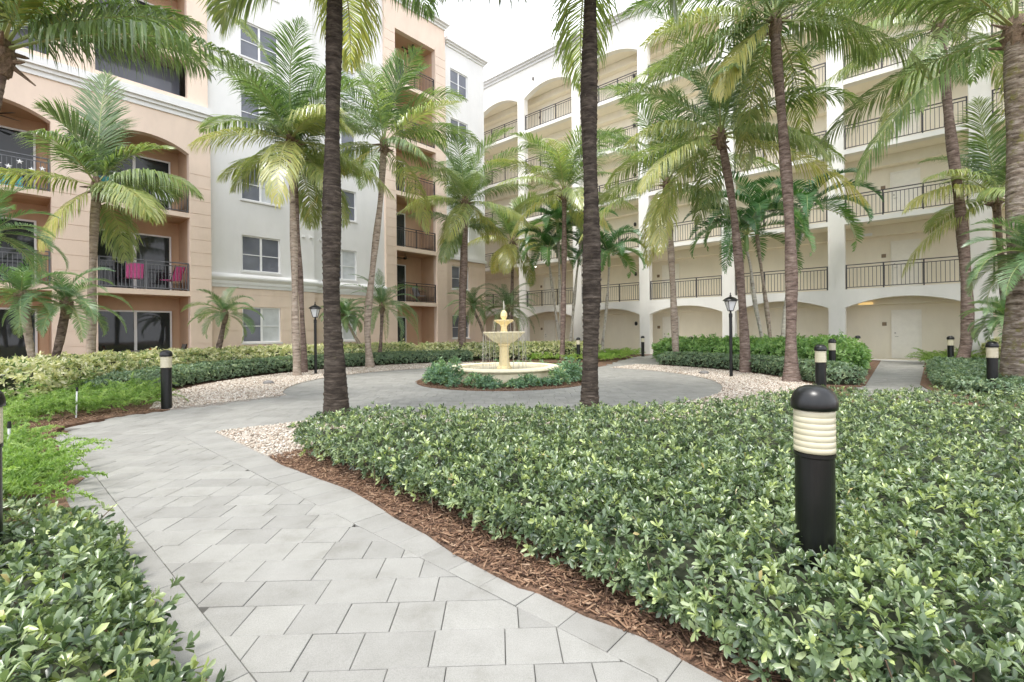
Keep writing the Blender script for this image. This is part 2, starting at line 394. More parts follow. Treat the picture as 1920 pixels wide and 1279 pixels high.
# one straight half plane each side is enough: the joints are straight lines
la, lb = np.array(LJ[1]), np.array(LJ[3]); ra, rb = np.array(RJ[1]), np.array(RJ[4])
nl_ = np.array([-(lb - la)[1], (lb - la)[0]]); nl_ = nl_ / np.linalg.norm(nl_)
if nl_[0] < 0: nl_ = -nl_
nr_ = np.array([(rb - ra)[1], -(rb - ra)[0]]); nr_ = nr_ / np.linalg.norm(nr_)
if nr_[0] > 0: nr_ = -nr_
final = []
for p, c in zip(pavers, cen):
    if c[1] < 6.35 and c[0] < 2.6:
        q = p
        q = clip_half(q, la + nl_ * .0015, nl_)
        if c[1] < 6.2 and q: q = clip_half(q, ra + nr_ * .004, nr_)
        if len(q) >= 3:
            ar = abs(sum(q[i][0] * q[(i + 1) % len(q)][1] - q[(i + 1) % len(q)][0] * q[i][1] for i in range(len(q)))) / 2
            if ar > .0015: final.append(q)
    elif paved(np.array([c]))[0] and not (c[0] > 2.6 and c[1] < 7): final.append(p)
# border courses
def course(line, wdt, side, step=.255):
    pts = []; L_ = 0
    segs = list(zip(line[:-1], line[1:])); out_ = []
    for a, b in segs:
        a = np.array(a, float); b = np.array(b, float); d = b - a; ln = np.linalg.norm(d); d /= ln; n = np.array([-d[1], d[0]]) * side
        k = max(1, round(ln / step))
        for i in range(k):
            p0 = a + d * (ln * i / k + gap); p1 = a + d * (ln * (i + 1) / k - gap)
            out_.append([tuple(p0 + n * .0015), tuple(p1 + n * .0015), tuple(p1 + n * wdt), tuple(p0 + n * wdt)])
    return out_
final += course([(2.0, .50), (-4.33, 6.19)], .34, -1) if False else []
d_r = (rb - ra) / np.linalg.norm(rb - ra); d_l = (lb - la) / np.linalg.norm(lb - la)
final += course([tuple(ra - d_r * 2.0), tuple(rb)], .36, -1)
final += course([tuple(la - d_l * 1.8), tuple(lb)], .30, 1)
final = [q for q in final if q]
def paver_mesh(polys, zt=.018):
    V, Fc, at = [], [], []
    for q in polys:
        q = [np.array(p) for p in q]; c = np.mean(q, axis=0); n = len(q); b0 = len(V); r = random.random()
        dz = random.uniform(-.0015, .0015); tx, ty = random.uniform(-.006, .006), random.uniform(-.006, .006)
        def zz(p): return zt + dz + (p[0] - c[0]) * tx + (p[1] - c[1]) * ty
        ins = [p + (c - p) / max(np.linalg.norm(c - p), 1e-6) * .004 for p in q]
        for p in q: V.append((p[0], p[1], -.014))
        for p in q: V.append((p[0], p[1], zz(p) - .0025))
        for p in ins: V.append((p[0], p[1], zz(p)))
        for i in range(n):
            j = (i + 1) % n
            Fc.append((b0 + i, b0 + j, b0 + n + j, b0 + n + i)); Fc.append((b0 + n + i, b0 + n + j, b0 + 2 * n + j, b0 + 2 * n + i))
        Fc.append(tuple(b0 + 2 * n + i for i in range(n))); at += [r] * (3 * n)
    return V, Fc, at
def addattr(o, at):
    a = o.data.attributes.new('rnd', 'FLOAT', 'POINT'); a.data.foreach_set('value', np.array(at, dtype=np.float32)); return o
def vis(c): return c[1] > 1.3 and abs(c[0]) < c[1] * 1.15 + .3
fc = [np.mean(q, axis=0) for q in final]
order = sorted(range(len(final)), key=lambda i: (0 if vis(fc[i]) else 1, math.hypot(*fc[i])))
near = set(order[:300])
for i in order[:300]:
    V, Fc, at = paver_mesh([final[i]]); addattr(meshobj('paver', V, Fc, M['paver'], path), [0.0] * len(at))
V, Fc, at = paver_mesh([final[i] for i in order[300:]])
o = addattr(meshobj('paver_field', V, Fc, M['paver'], path), at); o['kind'] = 'stuff'

# beds: slightly domed sheets that lap over the paving edge
def bed(name, poly, mat, z=.03, label=None):
    mb = MB(); n = len(poly)
    c = np.mean(np.array(poly), axis=0)
    mb.prism(poly, -.026, z); o = mb.build(name, mat); tag(o, label, None, kind='structure'); return o
bed('gravel_bed', [(-6.15, 8.45), (-4.9, 10.25)] + arc(5.5, 209, 98, 40) + arc(7.95, 98, 196, 40) + [(-7.1, 9.4), (-6.5, 8.45)], M['gravel_base'], .028)
GL = [(-6.15, 8.45), (-4.9, 10.25)] + arc(5.5, 209, 98, 40) + arc(7.95, 98, 196, 40) + [(-7.1, 9.4), (-6.5, 8.45)]
GR = arc(5.5, 47, -70, 40) + [(3.2, 6.7), (5.5, 7.9)] + arc(7.55, -30, 47, 30)
GF = [(-4.05, 6.42), (-3.46, 6.9), (-2.35, 7.75)] + arc(5.5, 250, 288, 16) + [(3.0, 6.6), (1, 5.8), (-1.5, 5.6), (-2.30, 5.02), (-2.47, 4.94)]
bed('gravel_bed', GR, M['gravel_base'], .0285); bed('gravel_bed', GF, M['gravel_base'], .029)
ME = [(-2.62, 5.08), (-2.36, 4.80), (-1.75, 4.30), (-1.40, 4.02), (-1.11, 3.70), (-.86, 3.40), (-.57, 3.10), (-.36, 2.83), (-.19, 2.66), (.02, 2.45), (.12, 2.40), (.33, 2.20), (.55, 2.05), (.77, 1.80), (1.3, 1.32), (2.2, .55)]
MF = ME + [(5, -.2), (9.5, 3), (9.5, 6.5), (5, 7.9), (2.7, 6.6), (1, 6.0), (-1.5, 5.8), (-2.5, 5.3)]
bed('mulch_bed', MF, M['soil'], .03)
bed('mulch_bed', [(-1.36, 1.78), (-3.8, 3.98), (-4.0, 4.4), (-4.5, 4.65), (-5.1, 5.35), (-6.2, 6.3), (-6.65, 6.95), (-6.5, 7.75), (-6.1, 8.4), (-7.1, 9.4), (-9, 12), (-14, 9), (-9, 0), (0, -1), (.6, .0)], M['soil'], .027)
bed('mulch_bed', arc(2.38, 0, 360, 48)[:-1], M['soil'], .03)
bed('mulch_bed', [(9.55, 11.05), (8.3, 9.2), (8.6, 7.3), (16, 7), (24, 15), (18.7, 21.3)], M['soil'], .031)
bed('mulch_bed', arc(7.5, 41, -16, 20) + [(8.15, 10.9), (16.4, 20.9), (15, 22.2), (9.9, 25.3), (5.75, 18.2)], M['soil'], .0315)
bed('mulch_bed', arc(7.9, 200, 66, 40) + [(8.0, 26.2), (1, 34), (-9, 24), (-16, 15), (-9.5, 10)], M['soil'], .032)

def scatter(poly, n, seed):
    r = np.random.default_rng(seed); P = np.array(poly); lo, hi = P.min(0), P.max(0); res = []
    while sum(map(len, res)) < n:
        q = lo + r.random((n * 2, 2)) * (hi - lo); res.append(q[inpoly(q, poly)])
    return np.concatenate(res)[:n]
def area(poly): return abs(sum(poly[i][0] * poly[(i + 1) % len(poly)][1] - poly[(i + 1) % len(poly)][0] * poly[i][1] for i in range(len(poly)))) / 2
OCT_F = [(0, 1, 2), (0, 2, 3), (0, 3, 4), (0, 4, 1), (5, 2, 1), (5, 3, 2), (5, 4, 3), (5, 1, 4)]
OCT = np.array([(0, 0, 1), (1, 0, 0), (0, 1, 0), (-1, 0, 0), (0, -1, 0), (0, 0, -1)], float)
def pebbles(poly, dens, s0, s1, z, seed):
    n = int(area(poly) * dens); P = scatter(poly, n, seed); r = np.random.default_rng(seed + 1)
    S = r.uniform(s0, s1, (n, 1, 1)) * r.uniform(.6, 1.3, (n, 1, 3)); S[:, :, 2] *= .7
    a = r.uniform(0, 2 * pi, n); V = OCT[None] * S * r.uniform(.75, 1.2, (n, 6, 1))
    X = V[:, :, 0] * np.cos(a)[:, None] - V[:, :, 1] * np.sin(a)[:, None]; Yv = V[:, :, 0] * np.sin(a)[:, None] + V[:, :, 1] * np.cos(a)[:, None]
    V = np.stack([X + P[:, :1], Yv + P[:, 1:], V[:, :, 2] + z + r.uniform(0, .012, (n, 1))], -1)
    return npmesh('gravel', V, OCT_F, n, 6, M['pebble'], r.random(n), smooth=True)
for i, (pl, dn, nm) in enumerate(((GL, 620, 'white pebble gravel between the left path edge and the clipped hedge'), (GR, 620, 'white pebble gravel crescent round the right lamp post'), (GF, 1150, 'white pebble gravel at the tip of the large front hedge'))):
    o = link(bpy.data.objects.new('gravel', pebbles(pl, dn, *((.015, .031) if i < 2 else (.010, .021)), .03, 40 + i))); tag(o, nm, 'gravel', kind='stuff')
CHIP_F = [(0, 1, 2, 3), (4, 7, 6, 5), (0, 4, 5, 1), (1, 5, 6, 2), (2, 6, 7, 3), (3, 7, 4, 0)]
CH = np.array([(-1, -1, -1), (1, -.7, -1), (1, .7, -1), (-1, 1, -1), (-1, -.8, 1), (.9, -.6, 1), (.9, .6, 1), (-.9, .9, 1)], float)
def chips(poly, dens, seed, z=.034, name='mulch'):
    n = int(area(poly) * dens); P = scatter(poly, n, seed); r = np.random.default_rng(seed + 1)
    S = np.stack([r.uniform(.009, .034, n), r.uniform(.002, .0055, n), r.uniform(.0012, .0032, n)], -1)[:, None, :]
    V = CH[None] * S; a = r.uniform(0, 2 * pi, n); t = r.normal(0, .22, n)
    X = V[:, :, 0] * np.cos(t)[:, None]; Zv = V[:, :, 2] + V[:, :, 0] * np.sin(t)[:, None]
    X2 = X * np.cos(a)[:, None] - V[:, :, 1] * np.sin(a)[:, None]; Y2 = X * np.sin(a)[:, None] + V[:, :, 1] * np.cos(a)[:, None]
    V = np.stack([X2 + P[:, :1], Y2 + P[:, 1:], Zv + z + r.uniform(0, .022, (n, 1))], -1)
    return link(bpy.data.objects.new(name, npmesh(name, V, CHIP_F, n, 8, M['chip'], r.random(n))))
inner = [(x + .55, y + .62) for x, y in ME]
tag(chips(ME + inner[::-1], 2900, 70), 'reddish brown mulch chips between the path and the large front hedge', 'mulch', kind='stuff')
FE = [(-4.05, 4.45), (-4.6, 4.75), (-5.2, 5.4), (-6.2, 6.35), (-6.6, 6.95), (-6.5, 7.75), (-6.15, 8.3)]
tag(chips(FE + [(x - .7, y + .25) for x, y in FE][::-1], 1000, 72), 'brown mulch chips along the feathery fern beside the path', 'mulch', kind='stuff')
tag(chips(arc(2.4, 0, 360, 40)[:-1], 600, 74), 'brown mulch ring under the fountain shrubs', 'mulch', kind='stuff')


# ------------------------------------------------------------------ buildings
def wall_rects(mb, x0, x1, z0, z1, ops, y, depth, arch=()):
    """front wall in plane y with rectangular openings (a,b,c,d); reveals go back by depth.
       arch: list of (a,b,spring,crown) - spandrels filling the top of an opening"""
    xs = sorted({x0, x1, *[v for o_ in ops for v in o_[:2]]}); zs = sorted({z0, z1, *[v for o_ in ops for v in o_[2:4]]})
    xs = [v for v in xs if x0 <= v <= x1]; zs = [v for v in zs if z0 <= v <= z1]
    def void(xm, zm): return any(a < xm < b and c < zm < d for a, b, c, d in ops)
    for i in range(len(xs) - 1):
        for j in range(len(zs) - 1):
            if not void((xs[i] + xs[i + 1]) / 2, (zs[j] + zs[j + 1]) / 2):
                mb.quad((xs[i], y, zs[j]), (xs[i + 1], y, zs[j]), (xs[i + 1], y, zs[j + 1]), (xs[i], y, zs[j + 1]))
    for a, b, c, d in ops:
        e = y + depth; ar = [q for q in arch if abs(q[0] - a) < .01 and abs(q[3] - d) < .01]
        dt = ar[0][2] if ar else d
        mb.quad((a, y, c), (a, e, c), (a, e, dt), (a, y, dt)); mb.quad((b, y, c), (b, y, dt), (b, e, dt), (b, e, c))
        mb.quad((a, y, c), (b, y, c), (b, e, c), (a, e, c))
        if not ar: mb.quad((a, y, d), (a, e, d), (b, e, d), (b, y, d))
    for a, b, sp, cr_ in arch:
        n = 20; pts = []
        hw = (b - a) / 2; rise = cr_ - sp; Rr = (hw * hw + rise * rise) / (2 * rise)
        for i in range(n + 1):
            x = a + (b - a) * i / n; pts.append((x, cr_ - Rr + math.sqrt(max(0, Rr * Rr - (x - (a + b) / 2) ** 2))))
        for (xa, za), (xb, zb) in zip(pts[:-1], pts[1:]):
            mb.quad((xa, y, za), (xb, y, zb), (xb, y, cr_), (xa, y, cr_)); mb.quad((xa, y, za), (xa, y + depth, za), (xb, y + depth, zb), (xb, y, zb))
def bands(parent, x0, x1, z0, z1, y, ops=(), step=.5, mat=None):
    z = z0
    while z < z1 - .1:
        zt = min(z + step, z1); iv = [(x0, x1)]
        for a, b, c, d in ops:
            if c < zt - .02 and d > z + .02:
                iv = [p for s, e in iv for p in ((s, min(e, a)), (max(s, b), e)) if p[1] - p[0] > .05]
        for s, e in iv: MB().box(s + .003, e - .003, y - .022, y - .0005, z + .008, zt - .008).build('band', mat or M['peach'], parent)
        z += step
def railing(parent, x0, x1, y, z, h=1.04, mat=None, posts=3, bal=.115):
    m = mat or M['rail']
    r = MB(); r.box(x0, x1, y - .025, y + .025, z + h - .035, z + h); r.box(x0, x1, y - .015, y + .015, z + h - .16, z + h - .13)
    r.box(x0, x1, y - .015, y + .015, z + .06, z + .09); r = r.build('railing', m, parent)
    b = MB(); n = int((x1 - x0) / bal)
    for i in range(1, n):
        x = x0 + (x1 - x0) * i / n; b.box(x - .009, x + .009, y - .009, y + .009, z + .0905, z + h - .1605)
    b = b.build('balusters', m, r); b['kind'] = 'stuff'
    for i in range(posts):
        x = x0 + .025 + (x1 - x0 - .05) * i / (posts - 1); MB().box(x - .024, x + .024, y - .0265, y + .0265, z + .0, z + h - .036).build('post', m, r)
    return r
def window(parent, x0, x1, z0, z1, y, curtain=False):
    """frame set back in a reveal; y is the wall plane"""
    yf = y + .07; fw = .055
    f = MB(); f.box(x0, x1, yf, yf + .06, z0, z0 + fw); f.box(x0, x1, yf, yf + .06, z1 - fw, z1)
    f.box(x0, x0 + fw, yf + .001, yf + .059, z0 + fw, z1 - fw); f.box(x1 - fw, x1, yf + .001, yf + .059, z0 + fw, z1 - fw)
    xm = (x0 + x1) / 2; f.box(xm - .04, xm + .04, yf - .004, yf + .059, z0 + fw, z1 - fw)
    zm = (z0 + z1) / 2 - .05
    f.box(x0 + fw, xm - .04, yf + .004, yf + .056, zm - .016, zm + .016); f.box(xm + .04, x1 - fw, yf + .004, yf + .056, zm - .016, zm + .016)
    f = f.build('window', M['vinyl'], parent)
    for i, (a, b) in enumerate(((x0 + fw, xm - .04), (xm + .04, x1 - fw))):
        MB().box(a, b, yf + .03, yf + .04, z0 + fw, z1 - fw).build('pane', M['glass'] if not (curtain and i) else M['curtain'], f)
    MB().box(x0 - .05, x1 + .05, y - .05, y + .068, z0 - .07, z0 - .001).build('sill', M['trim'], f)
    return f
def sliding_door(parent, x0, x1, z0, z1, y, n=2):
    f = MB(); w_ = .06; f.box(x0, x1, y - .07, y - .002, z1 - w_, z1); f.box(x0, x0 + w_, y - .069, y - .003, z0, z1 - w_); f.box(x1 - w_, x1, y - .069, y - .003, z0, z1 - w_)
    for i in range(1, n):
        xm = x0 + (x1 - x0) * i / n; f.box(xm - .045, xm + .045, y - .072, y - .004, z0, z1 - w_)
    f.box(x0 + w_, x1 - w_, y - .068, y - .005, z0, z0 + .07)
    f = f.build('sliding_door', M['vinyl'], parent)
    for i in range(n):
        a = x0 + (x1 - x0) * i / n; b = x0 + (x1 - x0) * (i + 1) / n
        MB().box(a + .045, b - .045, y - .04, y - .03, z0 + .07, z1 - w_).build('pane', M['glass_dark'], f)
    return f
def cornice(parent, x0, x1, y, z, h=.42, out_=.3, mat=None, ret=True):
    m = mat or M['trim']; mb = MB()
    mb.box(x0 - .02, x1 + .02, y - out_ * .25, y + .3, z, z + h * .3)
    mb.box(x0 - .10, x1 + .10, y - out_ * .6, y + .3, z + h * .3, z + h * .52)
    mb.box(x0 - .16, x1 + .16, y - out_, y + .3, z + h * .52, z + h)
    return mb.build('cornice', m, parent)
def ceiling_fan(parent, x, y, z):
    mb = MB(); mb.tube([(x, y, z), (x, y, z - .22)], .018, 6); mb.lathe([(.04, z - .36), (.10, z - .33), (.10, z - .24), (.05, z - .22)], 12, (x, y))
    for k in range(5):
        a = 2 * pi * k / 5 + .4; d = Vector((cos(a), sin(a), 0)); n = Vector((-sin(a), cos(a), 0)) * .06; p = Vector((x, y, z - .28))
        mb.quad(tuple(p + d * .1 - n * .6), tuple(p + d * .62 - n), tuple(p + d * .62 + n + Vector((0, 0, .03))), tuple(p + d * .1 + n * .6))
        mb.quad(tuple(p + d * .1 - n * .6 - Vector((0, 0, .008))), tuple(p + d * .62 - n - Vector((0, 0, .008))), tuple(p + d * .62 + n + Vector((0, 0, .022))), tuple(p + d * .1 + n * .6 - Vector((0, 0, .008))))
    return mb.build('ceiling_fan', M['black'], parent)

# ---- left building (peach and white)
LB = empty('apartment_building', (0, 0, 0), pi / 2 - YAW)
tag(LB, 'peach and white six storey apartment block with recessed balconies', 'building')
YA = 21.05; AX0, AX1 = -6.0, 6.04
bays = [(-4.9, -2.23), (-1.12, 1.55), (2.66, 5.33)]
SL = .19
ops, arcs = [], []
for a, b in bays:
    ops += [(a, b, .05, 2.82), (a, b, 3.01, 5.81), (a, b, 5.98, 8.64)]; arcs.append((a, b, 8.23, 8.64))
mb = MB(); wall_rects(mb, AX0, AX1, -.03, 9.58, ops, YA, .32, arcs)
mb.quad((AX1, YA, -.03), (AX1, YA + .6, -.03), (AX1, YA + .6, 9.58), (AX1, YA, 9.58))
wA = mb.build('wall', M['peach'], LB)
for a, b in ((-2.23, -1.12), (1.55, 2.66), (5.33, 6.04)): bands(wA, a, b, 0, 8.0, YA)
cornice(LB, AX0, AX1 - .12, YA, 9.575, .55, .22)
# upper part of A, set a little back
ops = [(a, b, z + .0, z + 2.8) for a, b in bays for z in (12.0, 15.0)] + [(a, b, 10.4, 11.8) for a, b in bays]
mb = MB(); wall_rects(mb, AX0, 6.0, 10.0, 19.3, ops, YA + .12, .3); mb.quad((6.0, YA + .12, 9.9), (6.0, YA + .7, 9.9), (6.0, YA + .7, 19.3), (6.0, YA + .12, 19.3))
mb.build('wall', M['peach'], LB); cornice(LB, AX0, 5.9, YA + .12, 19.295, .45, .3)
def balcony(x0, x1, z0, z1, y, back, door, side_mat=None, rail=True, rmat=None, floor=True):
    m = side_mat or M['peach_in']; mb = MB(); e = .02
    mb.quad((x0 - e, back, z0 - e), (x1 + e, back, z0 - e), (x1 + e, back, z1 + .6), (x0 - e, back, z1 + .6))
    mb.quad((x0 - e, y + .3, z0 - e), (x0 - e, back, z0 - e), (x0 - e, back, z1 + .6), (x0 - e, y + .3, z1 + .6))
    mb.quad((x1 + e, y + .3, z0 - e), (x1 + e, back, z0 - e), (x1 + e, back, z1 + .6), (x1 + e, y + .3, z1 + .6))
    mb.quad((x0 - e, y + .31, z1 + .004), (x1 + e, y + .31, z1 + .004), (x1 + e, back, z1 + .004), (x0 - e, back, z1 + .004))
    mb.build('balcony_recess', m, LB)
    MB().box(x0 - .015, x1 + .015, y + .315, back - .002, z0 - .12, z0 - .001).build('balcony_floor', M['grass_floor'], LB)
    if door: sliding_door(LB, door[0], door[1], z0 + .01, z0 + 2.25, back)
    if rail: railing(LB, x0 + .02, x1 - .02, y + .1, z0, 1.07, rmat or M['rail_l'], 3, .105)
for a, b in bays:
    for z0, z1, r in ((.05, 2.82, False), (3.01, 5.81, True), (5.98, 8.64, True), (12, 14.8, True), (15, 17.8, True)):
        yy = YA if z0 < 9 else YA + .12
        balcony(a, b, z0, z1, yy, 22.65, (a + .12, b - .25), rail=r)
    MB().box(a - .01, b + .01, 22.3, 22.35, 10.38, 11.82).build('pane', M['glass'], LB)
# B
YB, YC = 21.35, 21.62
fl = [1.0, 4.0, 6.98, 9.98, 12.98, 15.98]
wB = [(7.24, 8.79, z, z + 1.5) for z in fl]; wC = [(11.10, 12.64, z, z + 1.48) for z in fl]
BX0, BX1, CX1 = 6.02, 10.32, 14.28
mb = MB(); wall_rects(mb, BX0, BX1, 3.27, 19.0, wB[1:], YB, .2); mb.quad((BX1, YB, 3.27), (BX1, YC + .1, 3.27), (BX1, YC + .1, 19), (BX1, YB, 19)); mb.build('wall', M['white'], LB)
mb = MB(); wall_rects(mb, BX1, CX1, 3.27, 19.0, wC[1:], YC, .2); mb.build('wall', M['white'], LB)
mb = MB(); wall_rects(mb, BX0, BX1, -.03, 3.27, wB[:1], YB + .01, .2); mb.quad((BX1, YB + .01, -.03), (BX1, YC + .1, -.03), (BX1, YC + .1, 3.27), (BX1, YB + .01, 3.27)); wb = mb.build('wall', M['peach'], LB)
bands(wb, BX0 + .03, BX1, 0, 3.25, YB + .01, wB[:1])
mb = MB(); wall_rects(mb, BX1, CX1, -.03, 3.27, wC[:1], YC + .01, .2); wc = mb.build('wall', M['peach'], LB)
bands(wc, BX1, CX1, 0, 3.25, YC + .01, wC[:1])
for i, (a, b, c, d) in enumerate(wB): window(LB, a, b, c, d, YB, curtain=(i in (0, 2, 3)))
for i, (a, b, c, d) in enumerate(wC): window(LB, a, b, c, d, YC, curtain=(i in (0, 1, 4)))
def moulding(x0, x1, y, z):
    mb = MB(); mb.box(x0, x1, y - .06, y + .05, z, z + .13); mb.box(x0, x1, y - .10, y + .05, z + .13, z + .26)
    prof = [(y + .05, z + .26)] + [(y - .10 - .09 * sin(pi * k / 8), z + .26 + .30 * k / 8) for k in range(9)] + [(y + .05, z + .56)]
    for (ya, za), (yb, zb) in zip(prof[:-1], prof[1:]): mb.quad((x0, ya, za), (x1, ya, za), (x1, yb, zb), (x0, yb, zb))
    return mb.build('moulding', M['trim'], LB)
moulding(BX0 + .02, BX1 + .08, YB, 3.28); moulding(BX1 + .081, CX1, YC, 3.28)
for zz in (5.75, 8.75):
    for xx in (9.75, 10.1): MB().box(xx, xx + .12, YB - .06, YB + .02, zz, zz + .09).build('vent_cap', M['vinyl'], LB)
    MB().box(10.7, 10.82, YC - .06, YC + .02, zz, zz + .09).build('vent_cap', M['vinyl'], LB)
cornice(LB, BX0 + .3, BX1 - .2, YB, 18.995, .45, .3); cornice(LB, BX1 + .2, CX1 - .2, YC, 18.99, .45, .3)
# D tower
YD = 21.5; DX0, DX1 = 14.28, 18.49; DO = (14.95, 17.72)
ops = [(DO[0], DO[1], .05, 2.86)] + [(DO[0], DO[1], z + .07, z + 2.84) for z in (3, 6, 9, 12, 15)]
mb = MB(); wall_rects(mb, DX0, DX1, -.03, 19.3, ops, YD, .3)
mb.quad((DX0, YD, -.03), (DX0, YD + .3, -.03), (DX0, YD + .3, 19.3), (DX0, YD, 19.3)); mb.quad((DX1, YD, -.03), (DX1, YD + .3, -.03), (DX1, YD + .3, 19.3), (DX1, YD, 19.3))
wd_ = mb.build('wall', M['peach'], LB)
bands(wd_, DX0, DO[0], 0, 18, YD); bands(wd_, DO[1], DX1, 0, 18, YD)
cornice(LB, DX0 + .1, DX1 - .02, YD, 19.295, .45, .35)
for z in (.05, 3.07, 6.07, 9.07, 12.07, 15.07):
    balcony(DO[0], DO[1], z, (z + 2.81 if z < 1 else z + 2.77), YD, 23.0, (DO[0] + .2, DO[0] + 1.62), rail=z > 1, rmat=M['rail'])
ceiling_fan(LB, 16.0, 22.2, 5.86); ceiling_fan(LB, 16.6, 22.2, 17.86); ceiling_fan(LB, .35, 21.85, 8.62)
# E
YE = 21.66; EX1 = 21.86
wE = [(19.0, 20.42, z, z + 1.42) for z in fl]
mb = MB(); wall_rects(mb, DX1, EX1, -.03, 5.8, wE[:2], YE, .2); mb.quad((EX1, YE, -.03), (EX1, 32, -.03), (EX1, 32, 5.8), (EX1, YE, 5.8)); we = mb.build('wall', M['peach'], LB)
bands(we, DX1 + .02, EX1, 0, 5.75, YE, [(a, b, c, d + .08) for a, b, c, d in wE[:2]])
mb = MB(); wall_rects(mb, DX1, EX1, 5.8, 18.6, wE[2:], YE - .03, .2); mb.quad((EX1, YE - .03, 5.8), (EX1, 32, 5.8), (EX1, 32, 18.6), (EX1, YE - .03, 18.6)); mb.build('wall', M['white'], LB)
for a, b, c, d in wE: window(LB, a, b, c, d, YE - (.03 if c > 5 else 0))
MB().box(DX1 + .01, EX1 + .05, YE - .13, YE + .02, 5.78, 5.98).build('moulding', M['trim'], LB)
cornice(LB, DX1 + .2, EX1, YE - .03, 18.595, .42, .32)
mb = MB(); mb.quad((AX0, YA, -.03), (AX0, 32, -.03), (AX0, 32, 19.3), (AX0, YA, 19.3)); mb.quad((AX0, 32, -.03), (EX1, 32, -.03), (EX1, 32, 18.6), (AX0, 32, 18.6)); mb.build('wall', M['white'], LB)
MB().quad((AX0, 21.5, 18.97), (EX1 - .02, 21.8, 18.58), (EX1 - .02, 32, 18.58), (AX0, 32, 18.97)).build('roof', M['trim'], LB)

# ---- right building (ivory, open corridors)
RB = empty('corridor_building', (0, 0, 0), -YAW)
tag(RB, 'ivory six storey block with open corridors, arches and dark railings', 'building')
YR = 24.7; PER = 4.4667
cols = [-21.18 + PER * i for i in range(-2, 10)]; CW = .60
RX0, RX1 = cols[0], cols[-1] + CW
rb_bays = [(cols[i] + CW, cols[i + 1]) for i in range(len(cols) - 1)]
ops, arcs = [], []
for a, b in rb_bays:
    ops.append((a, b, .05, 2.66)); arcs.append((a, b, 2.26, 2.66))
    for k in range(1, 5): ops.append((a, b, 3 * k + .04, 3 * k + 2.84))
    ops.append((a, b, 15.04, 17.78)); arcs.append((a, b, 17.22, 17.78))
mb = MB(); wall_rects(mb, RX0, RX1, -.03, 19.2, ops, YR, .38, arcs)
mb.quad((RX0, YR, -.03), (RX0, 34, -.03), (RX0, 34, 19.2), (RX0, YR, 19.2)); mb.quad((RX1, YR, -.03), (RX1, 34, -.03), (RX1, 34, 19.2), (RX1, YR, 19.2))
mb.build('wall', M['ivory'], RB)
cornice(RB, RX0, RX1, YR, 19.195, .5, .42, M['trim'])
YK = 26.45
mb = MB(); mb.quad((RX0 + .01, YK, -.03), (RX1 - .01, YK, -.03), (RX1 - .01, YK, 18.9), (RX0 + .01, YK, 18.9)); mb.build('corridor_wall', M['cream'], RB)
for k in range(0, 6):
    z = 3 * k; MB().box(RX0 + .02, RX1 - .02, YR + .376, YK - .003, z - .16 if k else -.02, z + .035).build('corridor_floor', M['cream'], RB)
    MB().box(RX0 + .03, RX1 - .03, YK - .45, YK - .004, z + 2.40, z + 2.838).build('soffit', M['cream'], RB)
MB().box(RX0 + .02, RX1 - .02, YR + .376, YK - .003, 17.85, 18.0).build('corridor_ceiling', M['cream'], RB)
MB().quad((RX0, YR + .1, 19.4), (RX1, YR + .1, 19.4), (RX1, 34, 19.4), (RX0, 34, 19.4)).build('roof', M['trim'], RB)
for bi, (a, b) in enumerate(rb_bays):
    if a > 12: continue
    for k in range(1, 6): railing(RB, a + .02, b - .02, YR + .1, 3 * k + .05, 1.05, M['rail'], 4, .13)
def door(x, z, hand=1):
    d = MB(); d.box(x, x + .88, YK - .04, YK - .006, z, z + 2.04)
    for zz in (z + .25, z + 1.12):
        hh = .7
        for xx in (x + .12, x + .50):
            d.box(xx, xx + .26, YK - .0455, YK - .0405, zz, zz + hh)
    d = d.build('door', M['door'], RB)
    f = MB(); f.box(x - .06, x - .002, YK - .06, YK - .005, z, z + 2.10); f.box(x + .882, x + .94, YK - .06, YK - .005, z, z + 2.10); f.box(x - .002, x + .882, YK - .06, YK - .005, z + 2.042, z + 2.10)
    f.build('door_frame', M['door'], d)
    h = MB(); h.tube([(x + .07, YK - .045, z + .95), (x + .07, YK - .10, z + .95), (x + .18, YK - .10, z + .95)], .012, 6); h.tube([(x + .07, YK - .042, z + 1.1), (x + .07, YK - .07, z + 1.1)], .03, 8); h.build('handle', M['metal'], d)
    MB().box(x - .38, x - .22, YK - .02, YK - .003, z + 1.42, z + 1.58).build('number_plate', M['plate'], RB)
for k in range(0, 6):
    z = 3 * k + .045
    for x in (-1.19, -11.6, 3.4, -20.3): door(x, z)
    s = MB(); s.lathe([(.03, z + 1.62), (.07, z + 1.66), (.08, z + 1.80), (.03, z + 1.86)], 10, (-13.3, YK - .11)); s.box(-13.34, -13.26, YK - .1, YK - .003, z + 1.68, z + 1.76)
    s.build('wall_sconce', M['black'], RB)
MB().box(-2.35, -1.85, YK - .60, YK - .455, 2.40, 2.50).build('corridor_light', M['amber'], RB)
MB().box(-2.35, -1.85, YK - .60, YK - .455, 5.42, 5.52).build('corridor_light', M['lampglass'], RB)
for k in range(1, 3):
    for i in (2, 3, 4):
        a, b = rb_bays[i]; mb = MB(); mb.lathe([(.06, 3 * k + 2.80), (.07, 3 * k + 2.838)], 10, (a + .25, YR + .75)); mb.build('downlight', M['downlight'], RB)
for x, z in ((-19.8, 18.2),): MB().box(x, x + .12, YR - .1, YR - .001, z, z + .16).build('security_lamp', M['wicker'], RB)

